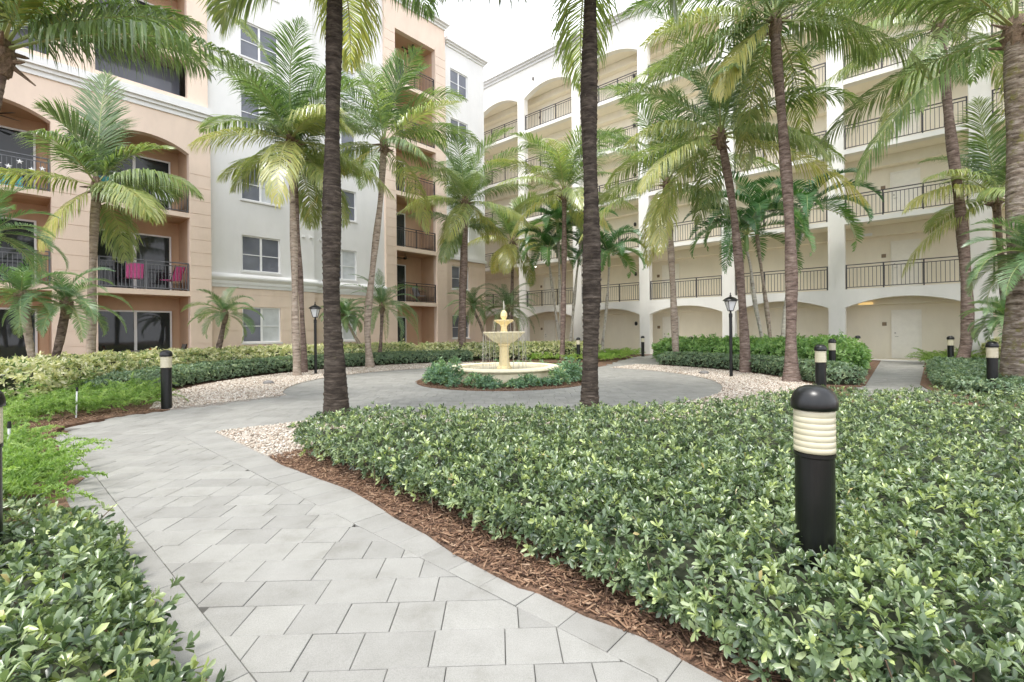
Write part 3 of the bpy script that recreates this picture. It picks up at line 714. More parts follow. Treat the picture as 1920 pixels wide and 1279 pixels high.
# ------------------------------------------------------------------ foliage generators
LH = np.array([(0, 0, 0), (.34, -.34, .03), (.34, 0, -.03), (.34, .34, .03), (.76, -.46, .02), (.78, 0, -.06), (.76, .46, .02), (1, 0, -.12)], float)
LH_F = [(0, 2, 1), (0, 3, 2), (1, 2, 5, 4), (2, 3, 6, 5), (4, 5, 7), (5, 6, 7)]
LL = np.array([(0, 0, 0), (.5, -.5, .04), (1, 0, -.08), (.5, .5, .04)], float)
LL_F = [(0, 2, 1), (0, 3, 2)]
def unit(v): return v / np.maximum(np.linalg.norm(v, axis=-1, keepdims=True), 1e-9)
def rosettes(P, N, r, nleaf, size, wr=.42, tilt=(35, 85), hi=True, spread=.25):
    """leaves round shoots: P (n,3) tips, N (n,3) axis -> V (n*nleaf, k, 3)"""
    n = len(P); k = nleaf; N = unit(N)
    ref = np.where(np.abs(N[:, 2:3]) < .9, np.array([[0, 0, 1.]]), np.array([[1., 0, 0]]))
    U = unit(np.cross(N, ref)); W = np.cross(N, U)
    ph = r.uniform(0, 2 * pi, (n, 1)) + np.arange(k)[None] * 2.4 + r.normal(0, .3, (n, k))
    ti = np.radians(r.uniform(tilt[0], tilt[1], (n, k)))
    rad = U[:, None] * np.cos(ph)[..., None] + W[:, None] * np.sin(ph)[..., None]
    D = unit(N[:, None] * np.cos(ti)[..., None] + rad * np.sin(ti)[..., None] + r.normal(0, .12, (n, k, 3)))
    B = unit(np.cross(D, N[:, None] + r.normal(0, .3, (n, k, 3)))); Q = np.cross(B, D)
    L_ = size * r.uniform(.6, 1.25, (n, k, 1, 1)); base = P[:, None] - N[:, None] * (r.uniform(0, spread, (n, k, 1)) * size * 2)
    T = LH if hi else LL
    V = base[:, :, None] + L_ * (D[:, :, None] * T[:, 0][None, None, :, None] + B[:, :, None] * (T[:, 1] * wr * 1.05)[None, None, :, None] + Q[:, :, None] * T[:, 2][None, None, :, None])
    return V.reshape(n * k, len(T), 3)
def lumps(P, s=1.0, seed=0):
    x, y = P[:, 0] * s, P[:, 1] * s
    return (np.sin(x * 3.1 + seed) * np.cos(y * 2.7 + seed * 2) + .6 * np.sin(x * 7.3 + y * 5.1 + seed) + .4 * np.sin(x * 13 - y * 11 + seed * 3)) / 2
def hedge(name, label, cat, poly, h, mat, dens, size, seed, hi=False, nleaf=6, near=None, round_=.18, bumpy=.03, under=.10, sdens=None, parts=0, group=None, wr=.42, crop=True, tilt=(35, 85), stems=0, hfun=None, layer=0.0):
    r = np.random.default_rng(seed); root = empty(name, (*np.mean(np.array(poly), axis=0), 0)); tag(root, label, cat, group)
    off = np.array([root.location.x, root.location.y, 0])
    n = int(area(poly) * dens); P2 = scatter(poly, n, seed)
    if crop: P2 = P2[(np.abs(P2[:, 0]) < P2[:, 1] * 1.3 + .8)]
    if near:                                   # thin out with distance
        d = np.hypot(P2[:, 0], P2[:, 1]); keep = r.random(len(P2)) < np.clip((near / np.maximum(d, .1)) ** 1.3, .12, 1); P2 = P2[keep]; dd = d[keep]
        sc = np.clip(np.sqrt(dd / near), 1, 1.12)
    else: sc = np.ones(len(P2))
    e = seg_dist(P2, poly); edge = np.clip(e / round_, 0, 1)
    hl = hfun(P2) if hfun else np.full(len(P2), h)
    z = hl * (1 - .32 * (1 - edge) ** 2) + bumpy * lumps(P2, 1.3, seed) + r.normal(0, bumpy * .5, len(P2)) - (r.random(len(P2)) < .25) * r.uniform(0, .09, len(P2))
    lo_ = r.random(len(P2)) < layer; z[lo_] = hl[lo_] * r.uniform(.62, .92, lo_.sum())
    N = np.concatenate([r.normal(0, .38, (len(P2), 2)), np.ones((len(P2), 1))], 1)
    # outward lean near the edge
    eps = .02; gx = seg_dist(P2 + [eps, 0], poly) - e; gy = seg_dist(P2 + [0, eps], poly) - e
    G2 = np.stack([gx, gy], 1) / eps; N[:, :2] -= G2 * (1 - edge)[:, None] * 1.2
    P = np.concatenate([P2, z[:, None]], 1)
    # side walls
    per = sum(math.dist(poly[i], poly[(i + 1) % len(poly)]) for i in range(len(poly))); ns = int(per * h * (sdens or dens * 1.1)); ts = r.random(ns) * per; S = []; SN = []
    cum = 0; pi_ = 0; edges = []
    orient = 1 if sum(poly[i][0] * poly[(i + 1) % len(poly)][1] - poly[(i + 1) % len(poly)][0] * poly[i][1] for i in range(len(poly))) > 0 else -1
    A_ = np.array(poly); B_ = np.roll(A_, -1, axis=0); ln = np.linalg.norm(B_ - A_, axis=1); cs = np.concatenate([[0], np.cumsum(ln)])
    idx = np.clip(np.searchsorted(cs, ts, side='right') - 1, 0, len(ln) - 1); f_ = (ts - cs[idx]) / ln[idx]
    S2 = A_[idx] + (B_ - A_)[idx] * f_[:, None]; dn = (B_ - A_)[idx] / ln[idx][:, None]; on = np.stack([dn[:, 1], -dn[:, 0]], 1) * orient
    hs = hfun(S2) if hfun else np.full(ns, h); zz = under + (hs * .86 - under) * r.random(ns) ** .75
    S2 = S2 + on * (r.normal(-.01, .05, ns) - .10 * (1 - zz / h) ** 2 + .05 * lumps(S2, 1.5, seed + 1))[:, None]
    SP = np.concatenate([S2, zz[:, None]], 1); SNv = np.concatenate([on + r.normal(0, .35, (ns, 2)), r.uniform(.1, .9, (ns, 1))], 1)
    if crop:
        k_ = (np.abs(SP[:, 0]) < SP[:, 1] * 1.3 + .8); SP, SNv = SP[k_], SNv[k_]
    if near:
        d = np.hypot(SP[:, 0], SP[:, 1]); k_ = r.random(len(SP)) < np.clip((near / np.maximum(d, .1)) ** 1.3, .12, 1); SP, SNv = SP[k_], SNv[k_]
        sc = np.concatenate([sc, np.clip(np.sqrt(np.hypot(SP[:, 0], SP[:, 1]) / near), 1, 1.12)])
    else: sc = np.ones(len(P) + len(SP))
    P = np.concatenate([P, SP]); N = np.concatenate([N, SNv])
    rt = np.clip(r.normal(.44, .26, len(P)) + .12 * lumps(P[:, :2], .8, seed + 5), 0, .97)
    fresh = r.random(len(P)) < .06; rt[fresh] = r.uniform(.85, 1, fresh.sum())
    if hi:
        fm = np.hypot(P[:, 0], P[:, 1]) > 4.2
        Vf = rosettes(P[fm], N[fm], r, nleaf - 1, size * 1.05, wr, tilt, False); rf_ = np.clip(np.repeat(rt[fm], nleaf - 1) + r.normal(0, .12, len(Vf)), 0, .98)
        o = link(bpy.data.objects.new('foliage', npmesh('foliage', Vf - off, LL_F, len(Vf), 4, mat, rf_)), root); o['kind'] = 'stuff'
        P, N, rt, sc = P[~fm], N[~fm], rt[~fm], sc[~fm]
    V = rosettes(P, N, r, nleaf, size, wr, tilt, hi)
    k = V.shape[1]; cen_ = V[:, :1]; V = cen_ + (V - cen_) * np.repeat(sc, nleaf)[:, None, None]
    rl = np.clip(np.repeat(rt, nleaf) + r.normal(0, .10, len(V)), 0, 1); rl = np.minimum(rl, .98); rl[r.random(len(V)) < .003] = 1.0
    if parts:
        cpos = V[:, 2 if hi else 1]; u_ = cpos[:, 0] / cpos[:, 1]; vv = (H - cpos[:, 2]) / cpos[:, 1]
        ok = (np.abs(u_) < 1.06) & (vv < .72) & (cpos[:, 1] > .6)
        # pick those that show largest: near and facing up at the surface
        topz = cpos[:, 2] > h * .6; sel = np.where(ok & topz)[0]; sel = sel[np.argsort(np.linalg.norm(cpos[sel] - [0, 0, H], axis=1))][:parts]
        msk = np.ones(len(V), bool); msk[sel] = False
        for i in sel:
            me = bpy.data.meshes.new('leaf'); b0 = V[i, 0]; me.from_pydata([tuple(map(float, q)) for q in (V[i] - b0)], [], LH_F if hi else LL_F)
            a = me.attributes.new('rnd', 'FLOAT', 'POINT'); a.data.foreach_set('value', np.full(k, rl[i], dtype=np.float32)); me.materials.append(mat)
            me.polygons.foreach_set('use_smooth', [True] * len(me.polygons))
            o = link(bpy.data.objects.new('leaf', me), root); o.location = tuple(map(float, b0 - off))
        V, rl = V[msk], rl[msk]
    me = npmesh('foliage', V - off, LH_F if hi else LL_F, len(V), k, mat, rl, smooth=hi)
    o = link(bpy.data.objects.new('foliage', me), root); o['kind'] = 'stuff'
    # dark twiggy heart
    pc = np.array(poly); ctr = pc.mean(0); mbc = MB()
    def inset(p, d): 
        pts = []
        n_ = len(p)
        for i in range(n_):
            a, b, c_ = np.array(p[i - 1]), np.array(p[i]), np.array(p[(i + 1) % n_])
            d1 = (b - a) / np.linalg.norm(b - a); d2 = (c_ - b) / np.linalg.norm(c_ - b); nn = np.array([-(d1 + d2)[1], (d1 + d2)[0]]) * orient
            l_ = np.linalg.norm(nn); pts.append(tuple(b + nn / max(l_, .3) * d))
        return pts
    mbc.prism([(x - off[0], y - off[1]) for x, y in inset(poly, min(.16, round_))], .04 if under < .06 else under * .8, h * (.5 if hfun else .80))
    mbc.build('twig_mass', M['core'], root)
    if stems:
        st = MB(); S2 = scatter(poly, stems * 6, seed + 9); ee = seg_dist(S2, poly); S2 = S2[ee < .35][:stems]
        for q in S2:
            a0 = r.uniform(0, 2 * pi); m_ = r.uniform(.06, .22); p0 = Vector((q[0] - off[0], q[1] - off[1], 0)); 
            p1 = p0 + Vector((cos(a0) * m_ * .4, sin(a0) * m_ * .4, h * .34)); p2 = p0 + Vector((cos(a0) * m_, sin(a0) * m_, h * .68))
            st.tube([p0, p1, p2], [r.uniform(.004, .008), .0045, .002], 5)
        st = st.build('stems', M['twig'], root); st['kind'] = 'stuff'
    return root

# ------------------------------------------------------------------ hedges and shrubs
H1 = [(-2.40, 5.28), (-2.14, 4.88), (-1.31, 4.09), (-.44, 3.27), (.14, 2.67), (.50, 2.24), (.82, 1.80), (1.2, 1.36), (1.7, .85), (2.3, .3), (5, .3), (8.5, 3), (9, 6.0), (7.4, 6.75), (6.1, 7.15), (4.6, 7.5), (3.6, 6.95), (2.7, 6.3), (1, 5.92), (-1.5, 5.98), (-2.3, 5.72)]
hf = lambda P: .31 + .12 * np.clip((P[:, 1] - 2.0) / 2.6, 0, 1)
hedge('ficus_hedge', 'broad low glossy green hedge with a bollard standing in it beside the path', 'hedge', H1, .43, M['ficus'], 780, .046, 11, hfun=hf, layer=.30, hi=True, nleaf=7, wr=.36, tilt=(15, 78), near=3.4, parts=300, bumpy=.045, under=.10, sdens=620, stems=260)
H2 = [(-2.55, 3.02), (-2.1, 2.62), (-1.72, 2.27), (-1.38, 1.95), (-1.08, 1.66), (-.78, 1.36), (-.35, .9), (-2.5, .3), (-4.6, 1.5), (-4.3, 3.25), (-3.3, 3.2)]
hedge('ficus_hedge', 'glossy green hedge between the path and the pale fern, smaller of the two', 'hedge', [(x - .15, y) for x, y in H2], .36, M['ficus'], 700, .048, 13, hfun=lambda P: .30 + .03 * np.sin(P[:, 0] * 3), layer=.30, hi=True, nleaf=7, wr=.40, tilt=(15, 78), near=2.6, parts=300, bumpy=.034, under=.08, sdens=640, stems=140)
H3 = arc(8.1, 101, 203, 40) + arc(9.05, 203, 101, 40)
hedge('clipped_hedge', 'long curved clipped green hedge edging the left gravel in front of the golden hedge', 'hedge', H3, .52, M['clip'], 300, .058, 15, nleaf=6, bumpy=.035, under=.08, stems=0)
V1 = arc(9.25, 116, 212, 36) + arc(11.75, 212, 116, 36)
hedge('golden_hedge', 'golden variegated hedge under the peach balconies', 'hedge', V1, .80, M['varieg'], 150, .10, 17, nleaf=6, bumpy=.07, under=.12, wr=.36)
V2 = arc(9.3, 66, 114, 24) + arc(11.2, 114, 66, 24)
hedge('golden_hedge', 'golden variegated hedge behind the fountain', 'hedge', V2, .78, M['varieg'], 150, .10, 19, nleaf=6, bumpy=.07, under=.12, wr=.36)
H4 = arc(7.62, 41, -14, 26) + arc(8.65, -14, 41, 26)
hedge('clipped_hedge', 'curved clipped hedge behind the right lamp post', 'hedge', H4, .50, M['clip'], 320, .055, 21, nleaf=6, bumpy=.03, under=.06)
S1 = [(6.1, 20.2), (6.7, 19.2), (8.1, 16.6), (9.2, 14.3), (9.6, 13.5), (10.2, 13.6), (12.3, 16.5), (13.5, 18.2), (11.5, 19.6), (9, 21.5), (7, 22.3)]
hedge('bright_shrub_bed', 'bright green leafy shrubs massed behind the clipped hedge by the corridor arches', 'shrubs', S1, .84, M['bright'], 120, .13, 23, nleaf=6, bumpy=.17, under=.1, wr=.4, round_=.5)
H5 = [(9.45, 10.6), (8.75, 9.3), (8.9, 8.3), (11.5, 8.0), (14.5, 12.3), (15.2, 14.8), (14.0, 15.8)]
hedge('low_hedge', 'low green ground hedge beside the walk to the cream door', 'hedge', H5, .36, M['clip'], 260, .06, 25, nleaf=6, bumpy=.04, under=.06)
V3 = [(15.6, 15.0), (14.9, 12.8), (17.2, 13.2), (19.2, 17), (17.7, 17.8)]
hedge('golden_hedge', 'golden variegated shrub behind the mossy trunk at the right', 'shrubs', V3, .85, M['varieg'], 130, .11, 27, nleaf=6, bumpy=.08, under=.12, wr=.36)

# asparagus ferns: plumes of fine needles
def fern(name, label, poly, n, L0, L1, mat, seed, h=.0, needles=110, nl=.035):
    r = np.random.default_rng(seed); root = empty(name, (*np.mean(np.array(poly), axis=0), 0)); tag(root, label, 'fern')
    off = np.array([root.location.x, root.location.y, 0.]); P = scatter(poly, n, seed); Vs = []; R_ = []
    K = 10
    for p in P:
        L_ = r.uniform(L0, L1); a = r.uniform(0, 2 * pi); el = r.uniform(.75, 1.45); t = np.linspace(0, 1, K); e = el - r.uniform(1.0, 1.9) * t ** 1.3
        seg = np.stack([np.cos(e) * cos(a), np.cos(e) * sin(a), np.sin(e)], 1) * L_ / K; q = np.cumsum(seg, 0) + [p[0], p[1], .03]
        q[:, 2] = np.maximum(q[:, 2], .05)
        u = r.uniform(.12, 1, needles) ** .8 * (K - 1.001); i = u.astype(int); fr = (u - i)[:, None]
        b = q[i] * (1 - fr) + q[np.minimum(i + 1, K - 1)] * fr; tg = unit(seg[i])
        d = unit(r.normal(0, 1, (needles, 3)) + tg * .9); wv = unit(np.cross(d, r.normal(0, 1, (needles, 3)))) * .0055
        ln = nl * r.uniform(.6, 1.4, (needles, 1)) * (1.25 - (u / K)[:, None])
        V = np.stack([b - wv, b + wv, b + d * ln + wv * .4, b + d * ln - wv * .4], 1); Vs.append(V); R_.append(np.clip(r.normal(.5, .16) + r.normal(0, .15, needles) + .2 * (u / K - .5), 0, 1))
    V = np.concatenate(Vs) - off; R_ = np.concatenate(R_)
    o = link(bpy.data.objects.new('plumes', npmesh('plumes', V, [(0, 1, 2, 3)], len(V), 4, mat, R_)), root); o['kind'] = 'stuff'
    return root
fern('asparagus_fern', 'feathery lime green fern spilling onto the path beside the smaller glossy hedge', [(-4.25, 4.35), (-3.75, 3.85), (-3.45, 3.45), (-4.6, 3.3), (-6.3, 4.2), (-8.0, 6.4), (-7.4, 6.9), (-6.4, 5.9), (-5.1, 4.9)], 820, .34, .66, M['fern'], 31, needles=125, nl=.055)
fern('asparagus_fern', 'feathery lime green fern clump in front of the golden hedge next to a bollard', [(-6.45, 8.3), (-6.9, 7.75), (-7.3, 6.9), (-9.2, 7.6), (-9.6, 9.2), (-8.2, 10.2), (-7.3, 9.6), (-6.75, 8.8)], 620, .40, .75, M['fern'], 33, needles=125, nl=.06)
fern('fern_bed', 'yellow green fern bed along the back walk by the corridor columns', [(.8, 21.4), (3.0, 20.7), (4.3, 20.3), (6.9, 25.6), (5.4, 26.3), (2.8, 23), (.8, 22.6)], 420, .4, .7, M['fernb'], 35, needles=90, nl=.09)
fern('fern_bed', 'light green fern clump beside the cream door at the end of the walk', [(14.3, 16.3), (15.3, 15.5), (17.4, 18.0), (16.7, 19.1)], 170, .5, .9, M['fern'], 37, needles=110, nl=.08)

# shrubs round the fountain
rr_ = random.Random(8)
for k in range(26):
    a = 360 * k / 26 + rr_.uniform(-4, 4); rad = rr_.uniform(1.78, 2.05); x, y = pol(rad, a); hh = rr_.uniform(.34, .58)
    hh *= .62 if 235 < a % 360 < 310 else (1.12 if abs((a % 360) - 195) < 38 or a % 360 > 325 else 1.0)
    if k in (3, 9, 20, 22): hh *= .6
    r = np.random.default_rng(200 + k); n = 90; d = unit(r.normal(0, 1, (n, 3))); d[:, 2] = np.abs(d[:, 2]); P = d * np.array([.30, .30, hh]) * r.uniform(.55, 1, (n, 1)); P[:, 2] += .05
    V = rosettes(P, d + [0, 0, .5], r, 6, .105, .30, (30, 80), False); V[:, :, 2] = np.maximum(V[:, :, 2], .002)
    tone = rr_.uniform(-.1, .15); rl = np.clip(r.normal(.45 + tone, .2, len(V)), 0, 1)
    o = link(bpy.data.objects.new('fountain_shrub', npmesh('fountain_shrub', V, LL_F, len(V), 4, M['blue'], rl))); o.location = (x, y, .03)
    tag(o, 'small blue green shrub in the mulch ring round the fountain', 'shrub', 'shrubs ringing the fountain')
# loose leafy plants by the peach wall
for i, (px, py, lb) in enumerate(((490, 668, 'loose round leafed plant under the curtained ground floor window'), (640, 662, 'loose leafy plant below the leaning date palm'), (755, 660, 'loose leafy plant at the foot of the balcony tower'))):
    x, y = G(px, py + 6); r = np.random.default_rng(300 + i); y_ = min(y, 21); x, y = x * y_ / y, y_
    n = 60; d = unit(r.normal(0, 1, (n, 3))); d[:, 2] = np.abs(d[:, 2]); P = d * [.6, .6, .9] * r.uniform(.4, 1, (n, 1)); P[:, 2] += .2
    V = rosettes(P, d, r, 5, .14, .5, (30, 80), False); V[:, :, 2] = np.maximum(V[:, :, 2], .002)
    o = link(bpy.data.objects.new('leafy_plant', npmesh('leafy_plant', V, LL_F, len(V), 4, M['varieg'], np.clip(r.normal(.3, .2, len(V)), 0, 1)))); o.location = (x, y, 0.0); tag(o, lb, 'plant')

# ------------------------------------------------------------------ palms
def catmull(pts, n):
    P = np.array(pts, float); P = np.vstack([2 * P[0] - P[1], P, 2 * P[-1] - P[-2]]); out_ = []; m = len(P) - 3
    for t in np.linspace(0, m - 1e-6, n):
        i = int(t); f_ = t - i; p0, p1, p2, p3 = P[i:i + 4]
        out_.append(.5 * ((2 * p1) + (-p0 + p2) * f_ + (2 * p0 - 5 * p1 + 4 * p2 - p3) * f_ ** 2 + (-p0 + 3 * p1 - 3 * p2 + p3) * f_ ** 3))
    return np.array(out_)
def trunk_mesh(pts, r0, r1, flare, mat, parent, seed, ring=.09, amp=.055, step=.025, n=16, name='trunk'):
    r = np.random.default_rng(seed); L_ = sum(math.dist(a, b) for a, b in zip(pts[:-1], pts[1:])); k = max(12, int(L_ / step)); P = catmull(pts, k)
    s = np.concatenate([[0], np.cumsum(np.linalg.norm(np.diff(P, axis=0), axis=1))]); t = s / s[-1]
    rad = r0 + (r1 - r0) * t + flare * np.exp(-s / .28) + .015 * np.sin(s * 2.3 + seed)
    edges = [0.]
    while edges[-1] < s[-1] + ring: edges.append(edges[-1] + ring * r.uniform(.6, 1.5))
    edges = np.array(edges); ix = np.searchsorted(edges, s, side='right') - 1; ph = (s - edges[ix]) / (edges[ix + 1] - edges[ix]); am = amp * r.uniform(.4, 1.4, len(edges))[ix]
    V = []; SC = []; a = np.arange(n) * 2 * pi / n; jit = r.normal(0, .02, n); tiltp = r.uniform(0, 2 * pi, len(edges)); 
    for i in range(k):
        phi = (ph[i] + .18 * np.sin(a + tiltp[ix[i]])) % 1.0
        q = rad[i] * (1 + am[i] * (phi ** 3 - .25) + jit * .6 + .02 * np.sin(3 * a + s[i] * 1.7))
        SC.append(phi); V.append(np.stack([P[i, 0] + q * np.cos(a), P[i, 1] + q * np.sin(a), np.full(n, P[i, 2])], 1))
    SC = np.concatenate(SC); V = np.concatenate(V); i, j = np.meshgrid(np.arange(k - 1), np.arange(n), indexing='ij'); j2 = (j + 1) % n
    Fc = np.stack([i * n + j, i * n + j2, (i + 1) * n + j2, (i + 1) * n + j], -1).reshape(-1, 4)
    me = bpy.data.meshes.new(name); me.from_pydata(V.tolist(), [], Fc.tolist() + [list(range((k - 1) * n, k * n))]); me.polygons.foreach_set('use_smooth', [True] * len(me.polygons)); me.materials.append(mat)
    at = me.attributes.new('scar', 'FLOAT', 'POINT'); at.data.foreach_set('value', SC.astype(np.float32))
    o = link(bpy.data.objects.new(name, me), parent); return o, P[-1]
LF_F = [(0, 1, 3, 2), (2, 3, 5, 4), (4, 5, 6)]
def frond(parent, org, az, el, droop, L_, r, n=85, ll=.72, w_=.034, hang=.55, tone=.35, mat=None, pet=.14, vee=.15, rw=.022, curl=0.0, spread=(62, 26)):
    K = 26; t = np.linspace(0, 1, K); e = np.radians(el - droop * t ** 1.35); a = np.radians(az + curl * t * t)
    T = np.stack([np.cos(e) * np.cos(a), np.cos(e) * np.sin(a), np.sin(e)], 1); P = np.array(org) + np.concatenate([[[0, 0, 0]], np.cumsum(T[:-1] * L_ / (K - 1), 0)])
    S = np.stack([-np.sin(a), np.cos(a), np.zeros(K)], 1); U = np.cross(T, S); U = -U if U[0, 2] < 0 else U
    roll = np.radians(r.normal(0, 14)) * t[:, None]; S, U = S * np.cos(roll) + U * np.sin(roll), U * np.cos(roll) - S * np.sin(roll)
    # rachis
    rd = rw * (1 - .85 * t) * (1 + 1.2 * np.exp(-t / .05)); V = []; 
    for sx, ux in ((-1, -.5), (1, -.5), (.7, .6), (-.7, .6)): V.append(P + S * (rd * sx)[:, None] + U * (rd * ux)[:, None])
    V = np.stack(V, 1).reshape(-1, 3); Fr = [(i * 4 + j, i * 4 + (j + 1) % 4, i * 4 + 4 + (j + 1) % 4, i * 4 + 4 + j) for i in range(K - 1) for j in range(4)]
    # leaflets
    u = np.linspace(pet, .985, n); u = np.repeat(u, 2) + r.normal(0, .004, 2 * n); sd_ = np.tile([-1., 1.], n); u = np.clip(u, 0, .995)
    fi = u * (K - 1); i = fi.astype(int); f_ = (fi - i)[:, None]; i2 = np.minimum(i + 1, K - 1)
    b = P[i] * (1 - f_) + P[i2] * f_; Tb = unit(T[i] * (1 - f_) + T[i2] * f_); Sb = unit(S[i] * (1 - f_) + S[i2] * f_) * sd_[:, None]; Ub = np.cross(Tb, Sb) * sd_[:, None]; Ub = unit(np.where(Ub[:, 2:3] < 0, -Ub, Ub))
    v = (u - pet) / (1 - pet); pr = np.clip(.45 + .75 * np.sin(pi * np.clip(v * .9 + .12, 0, 1)) ** .8 - .35 * v ** 3, .25, 1.2) / 1.15
    an = np.radians(spread[0] + (spread[1] - spread[0]) * v + r.normal(0, 4, 2 * n))[:, None]; l_ = (ll * pr * r.uniform(.85, 1.1, 2 * n))[:, None]
    d0 = unit(Tb * np.cos(an) + Sb * np.sin(an) + Ub * vee + r.normal(0, .035, (2 * n, 3))); dn = np.array([[0, 0, -1.]]); hg = (hang * r.uniform(.75, 1.25, 2 * n))[:, None].clip(0, .95)
    d1 = unit(d0 * (1 - hg * .75) + dn * hg * .75); d2 = unit(d1 * (1 - hg) + dn * hg)
    q1 = b + d0 * l_ * .35; q2 = q1 + d1 * l_ * .38; q3 = q2 + d2 * l_ * .27
    wv = unit(Tb - d0 * np.sum(Tb * d0, 1, keepdims=True)); ww = (w_ * (.6 + .4 * pr) * r.uniform(.8, 1.2, 2 * n))[:, None] / 2
    LV = np.stack([b - wv * ww * .5, b + wv * ww * .5, q1 - wv * ww, q1 + wv * ww, q2 - wv * ww * .8, q2 + wv * ww * .8, q3], 1)
    tn = np.clip(tone + r.normal(0, .07, 2 * n) + .12 * (v - .4), 0, 1)
    nv0 = len(V); me = bpy.data.meshes.new('frond')
    faces = Fr + [tuple(nv0 + m * 7 + x for x in f) for m in range(2 * n) for f in LF_F]
    me.from_pydata(np.concatenate([V, LV.reshape(-1, 3)]).tolist(), [], faces)
    at = me.attributes.new('rnd', 'FLOAT', 'POINT'); at.data.foreach_set('value', np.concatenate([np.full(nv0, tone), np.repeat(tn, 7)]).astype(np.float32))
    me.materials.append(mat or M['coco']); me.materials.append(M['rachis'])
    mi = np.zeros(len(faces), dtype=np.int32); mi[:len(Fr)] = 1; me.polygons.foreach_set('material_index', mi)
    return link(bpy.data.objects.new('frond', me), parent)
def fibre(parent, top, r_, seed, h=.55):
    r = np.random.default_rng(seed); mb = MB(); x, y, z = top
    mb.lathe([(r_ * .95, z - h * .75), (r_ * 1.25, z - h * .45), (r_ * 1.45, z - h * .1), (r_ * 1.3, z + h * .2), (r_ * .7, z + h * .55)], 12, (x, y), lambda i, a: 1 + .16 * sin(a * 5 + i * 2.1 + seed))
    for k in range(9):                       # stubs of old leaf bases
        a = k * 2.4 + r.uniform(-.3, .3); zz = z - h * r.uniform(-.1, .6); p = Vector((x + cos(a) * r_, y + sin(a) * r_, zz)); d = Vector((cos(a), sin(a), r.uniform(-.9, .8))).normalized()
        mb.tube([p, p + d * .16, p + d * r.uniform(.2, .42)], [.045, .03, .012], 5)
    return mb.build('leaf_sheath', M['fibre'], parent)
def palm(name, label, px, Z, r0, r1, flare, bark, fr, seed, kind='coco', L_=3.2, n=16, base=None, group=None, step=.03, extra=(), els=(82, -28), az0=0, ring=.09, nl=90, tone=(.08, .52), ll=.92, amp=.055):
    """px: trunk as pixels from base to crown, all at depth Z"""
    pts = [AT(x, y, Z) for x, y in px]; b0 = np.array([pts[0][0], pts[0][1], 0.])
    if pts[0][2] > .02: pts = [(pts[0][0], pts[0][1], 0.)] + pts
    else: pts[0] = (pts[0][0], pts[0][1], 0.)
    root = empty(name, tuple(b0)); tag(root, label, 'palm tree', group); P = [tuple(np.array(p) - b0) for p in pts]; P[0] = (P[0][0], P[0][1], -.02)
    if 104 < seed < 132: r0, r1 = r0 * .88, r1 * .88
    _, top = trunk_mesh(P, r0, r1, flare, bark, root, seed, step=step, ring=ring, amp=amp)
    r = np.random.default_rng(seed); rnd_ = random.Random(seed)
    if kind == 'coco': fibre(root, tuple(top), r1 * 1.0, seed)
    if kind == 'adon': MB().lathe([(r1 * .9, top[2] - .05), (r1 * 1.5, top[2] + .1), (r1 * 1.3, top[2] + .45), (r1 * .5, top[2] + .75)], 12, (top[0], top[1])).build('crownshaft', M['crownshaft'], root); top = top + np.array([0, 0, .65])
    if kind == 'date': MB().lathe([(r1, top[2] - .35), (r1 * 1.7, top[2] - .15), (r1 * 1.6, top[2] + .05), (r1 * .6, top[2] + .2)], 10, (top[0], top[1]), lambda i, a: 1 + .15 * sin(a * 6 + i * 2)).build('leaf_sheath', M['fibre'], root)
    if kind == 'coco' and seed > 114 and seed < 127: n += 2
    for k in range(n):
        f_ = k / max(1, n - 1); az = az0 + k * 137.5 + rnd_.uniform(-14, 14); el = els[0] + (els[1] - els[0]) * f_ ** (1.2 if kind == 'coco' else .85) + rnd_.uniform(-7, 7)
        tn = tone[0] + (tone[1] - tone[0]) * f_ + rnd_.uniform(-.16, .2)
        if kind == 'coco':
            frond(root, top + np.array([0, 0, .1 * (1 - f_)]), az, el, rnd_.uniform(46, 76) * (1.0 if el > 30 else .8), L_ * 1.16 * rnd_.uniform(.85, 1.12) * (1.0 if f_ > .12 else .95), r, n=nl, ll=ll * rnd_.uniform(.95, 1.2), w_=.034, hang=.24 + .44 * f_, tone=tn, curl=rnd_.uniform(-25, 25), vee=.35 * (1 - f_))
        elif kind == 'date':
            frond(root, top, az, el, rnd_.uniform(70, 110), L_ * rnd_.uniform(.85, 1.12), r, n=60, ll=.27, w_=.015, hang=.12, tone=tn, mat=M['date'], rw=.009, vee=.25, pet=.12, spread=(60, 30))
        else:
            frond(root, top, az, el, rnd_.uniform(95, 135), L_ * rnd_.uniform(.85, 1.1), r, n=58, ll=.52, w_=.042, hang=.10, tone=tn, mat=M['adon'], rw=.016, vee=.45, pet=.12, spread=(62, 38))
    for (az, el, dr, ln, hg, tn) in extra: frond(root, top, az, el, dr, ln, r, n=nl + 18, ll=ll * 1.08, w_=.033, hang=hg, tone=tn)
    return root, top + b0
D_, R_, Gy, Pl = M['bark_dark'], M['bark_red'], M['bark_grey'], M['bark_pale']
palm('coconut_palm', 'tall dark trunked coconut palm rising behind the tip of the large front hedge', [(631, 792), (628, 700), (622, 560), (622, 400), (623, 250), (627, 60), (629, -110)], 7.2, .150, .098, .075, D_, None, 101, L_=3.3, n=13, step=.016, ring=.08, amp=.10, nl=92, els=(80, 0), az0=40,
     extra=((-4, -4, 32, 3.35, .97, .42), (195, -20, 60, 2.3, .35, .48), (228, 8, 95, 2.2, .4, .5), (330, -5, 85, 1.9, .5, .4)))
